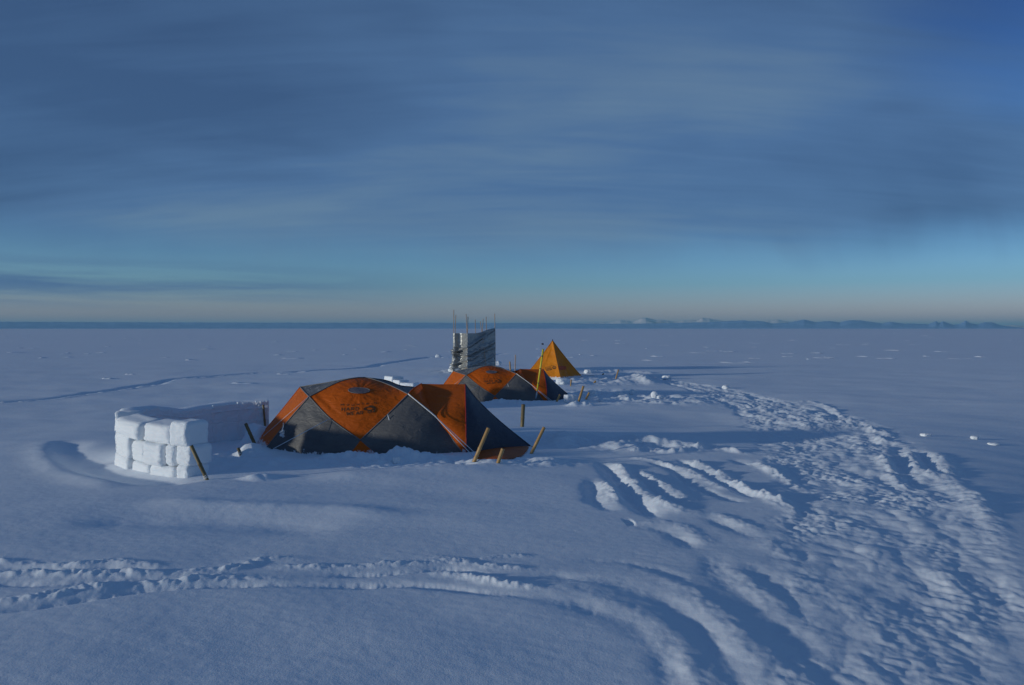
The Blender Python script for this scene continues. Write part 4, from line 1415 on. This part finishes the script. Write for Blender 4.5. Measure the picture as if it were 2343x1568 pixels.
c3 = cloud(2.4, .45, 2.4, -20, 5, 1.2, (2.2, 5.4, 0))
for a0, e0, wa, we, tilt, k in [(-.34, .205, .30, .035, .05, .075), (-.05, .245, .45, .05, .09, .05), (.35, .33, .35, .09, -.1, .05), (-.5, .14, .3, .02, 0, .04), (.42, .12, .40, .026, -.02, -.022), (-.62, .38, .25, .14, 0, -.03), (.62, .24, .2, .12, 0, -.05)]:  # last entry dims the sky at right like lens falloff
    veil = mth('ADD', veil, mth('MULTIPLY', mth('MULTIPLY', lens(a0, e0, wa, we, tilt), k), mth('ADD', mth('MULTIPLY', c3, 1.6), .2)))
# a clear window high on the right
dt = N(nt, 'ShaderNodeVectorMath', operation='DOT_PRODUCT'); nt.links.new(tc.outputs['Generated'], dt.inputs[0])
dv = Vector((.72, .90, .52)).normalized(); dt.inputs[1].default_value = dv
mr2 = N(nt, 'ShaderNodeMapRange', interpolation_type='SMOOTHSTEP'); mr2.inputs[1].default_value = .965; mr2.inputs[2].default_value = .998; mr2.inputs[3].default_value = 1; mr2.inputs[4].default_value = .1
nt.links.new(mth('ADD', dt.outputs['Value'], mth('MULTIPLY', mth('SUBTRACT', c2, .5), .05)), mr2.inputs[0])
cover = mth('MULTIPLY', cover, mr2.outputs[0])
ccol = ramp(nt, veil, [(.34, (.044, .094, .200)), (.50, (.073, .150, .292)), (.64, (.122, .206, .315))])
# tint of the clear sky
tint = N(nt, 'ShaderNodeMix', data_type='RGBA', blend_type='MULTIPLY'); tint.inputs['Factor'].default_value = 1
nt.links.new(sky.outputs[0], tint.inputs['A'])
tr = ramp(nt, sep.outputs['Z'], [(0, (.72, .58, 1.0)), (.035, (.47, .53, .88)), (.055, (.34, .50, .80)), (.10, (.31, .46, .71)), (.36, (.125, .20, .40))])
nt.links.new(tr.outputs[0], tint.inputs['B'])
ss_ = N(nt, 'ShaderNodeMix', data_type='RGBA', blend_type='MULTIPLY'); ss_.inputs['Factor'].default_value = 1
nt.links.new(tint.outputs['Result'], ss_.inputs['A']); ss_.inputs['B'].default_value = (2, 2, 2, 1)
cs = N(nt, 'ShaderNodeMix', data_type='RGBA', blend_type='MULTIPLY'); cs.inputs['Factor'].default_value = 1
nt.links.new(ccol.outputs[0], cs.inputs['A']); cs.inputs['B'].default_value = (1 / STR, 1 / STR, 1 / STR, 1)
cs.clamp_result = False
mix = N(nt, 'ShaderNodeMix', data_type='RGBA')
nt.links.new(cover, mix.inputs['Factor']); nt.links.new(ss_.outputs['Result'], mix.inputs['A']); nt.links.new(cs.outputs['Result'], mix.inputs['B'])
# long dark bars of cloud low on the left
mpb = N(nt, 'ShaderNodeMapping'); mpb.inputs['Scale'].default_value = (1.6, 1.6, 26); nt.links.new(tc.outputs['Generated'], mpb.inputs[0])
nb = N(nt, 'ShaderNodeTexNoise', i_Scale=1.9, i_Detail=5.0, i_Distortion=.4); nt.links.new(mpb.outputs[0], nb.inputs['Vector'])
bz = N(nt, 'ShaderNodeValToRGB'); e = bz.color_ramp.elements
e[0].position = .018; e[0].color = (0, 0, 0, 1); e[1].position = .05; e[1].color = (1, 1, 1, 1); q = e.new(.085); q.color = (0, 0, 0, 1)
nt.links.new(sep.outputs['Z'], bz.inputs[0])
bx = N(nt, 'ShaderNodeMapRange', interpolation_type='SMOOTHSTEP'); bx.inputs[1].default_value = .02; bx.inputs[2].default_value = -.50
nt.links.new(sep.outputs['X'], bx.inputs[0])
bar = mth('MULTIPLY', mth('MULTIPLY', bz.outputs[0], bx.outputs[0]), ramp(nt, nb.outputs['Fac'], [(.40, (0, 0, 0)), (.55, (1, 1, 1))]).outputs[0])
bar = mth('MULTIPLY', bar, .9)
mix2 = N(nt, 'ShaderNodeMix', data_type='RGBA'); nt.links.new(bar, mix2.inputs['Factor']); nt.links.new(mix.outputs['Result'], mix2.inputs['A'])
mix2.inputs['B'].default_value = (.055 / STR, .120 / STR, .265 / STR, 1)
nt.links.new(mix2.outputs['Result'], bg.inputs['Color'])
bg.inputs['Strength'].default_value = STR

SC.view_settings.view_transform = 'Standard'
SC.view_settings.look = 'None'
SC.view_settings.exposure = 0.10
SC.view_settings.gamma = 1.0
SC.cycles.max_bounces = 6
SC.cycles.volume_bounces = 0
SC.cycles.use_denoising = True
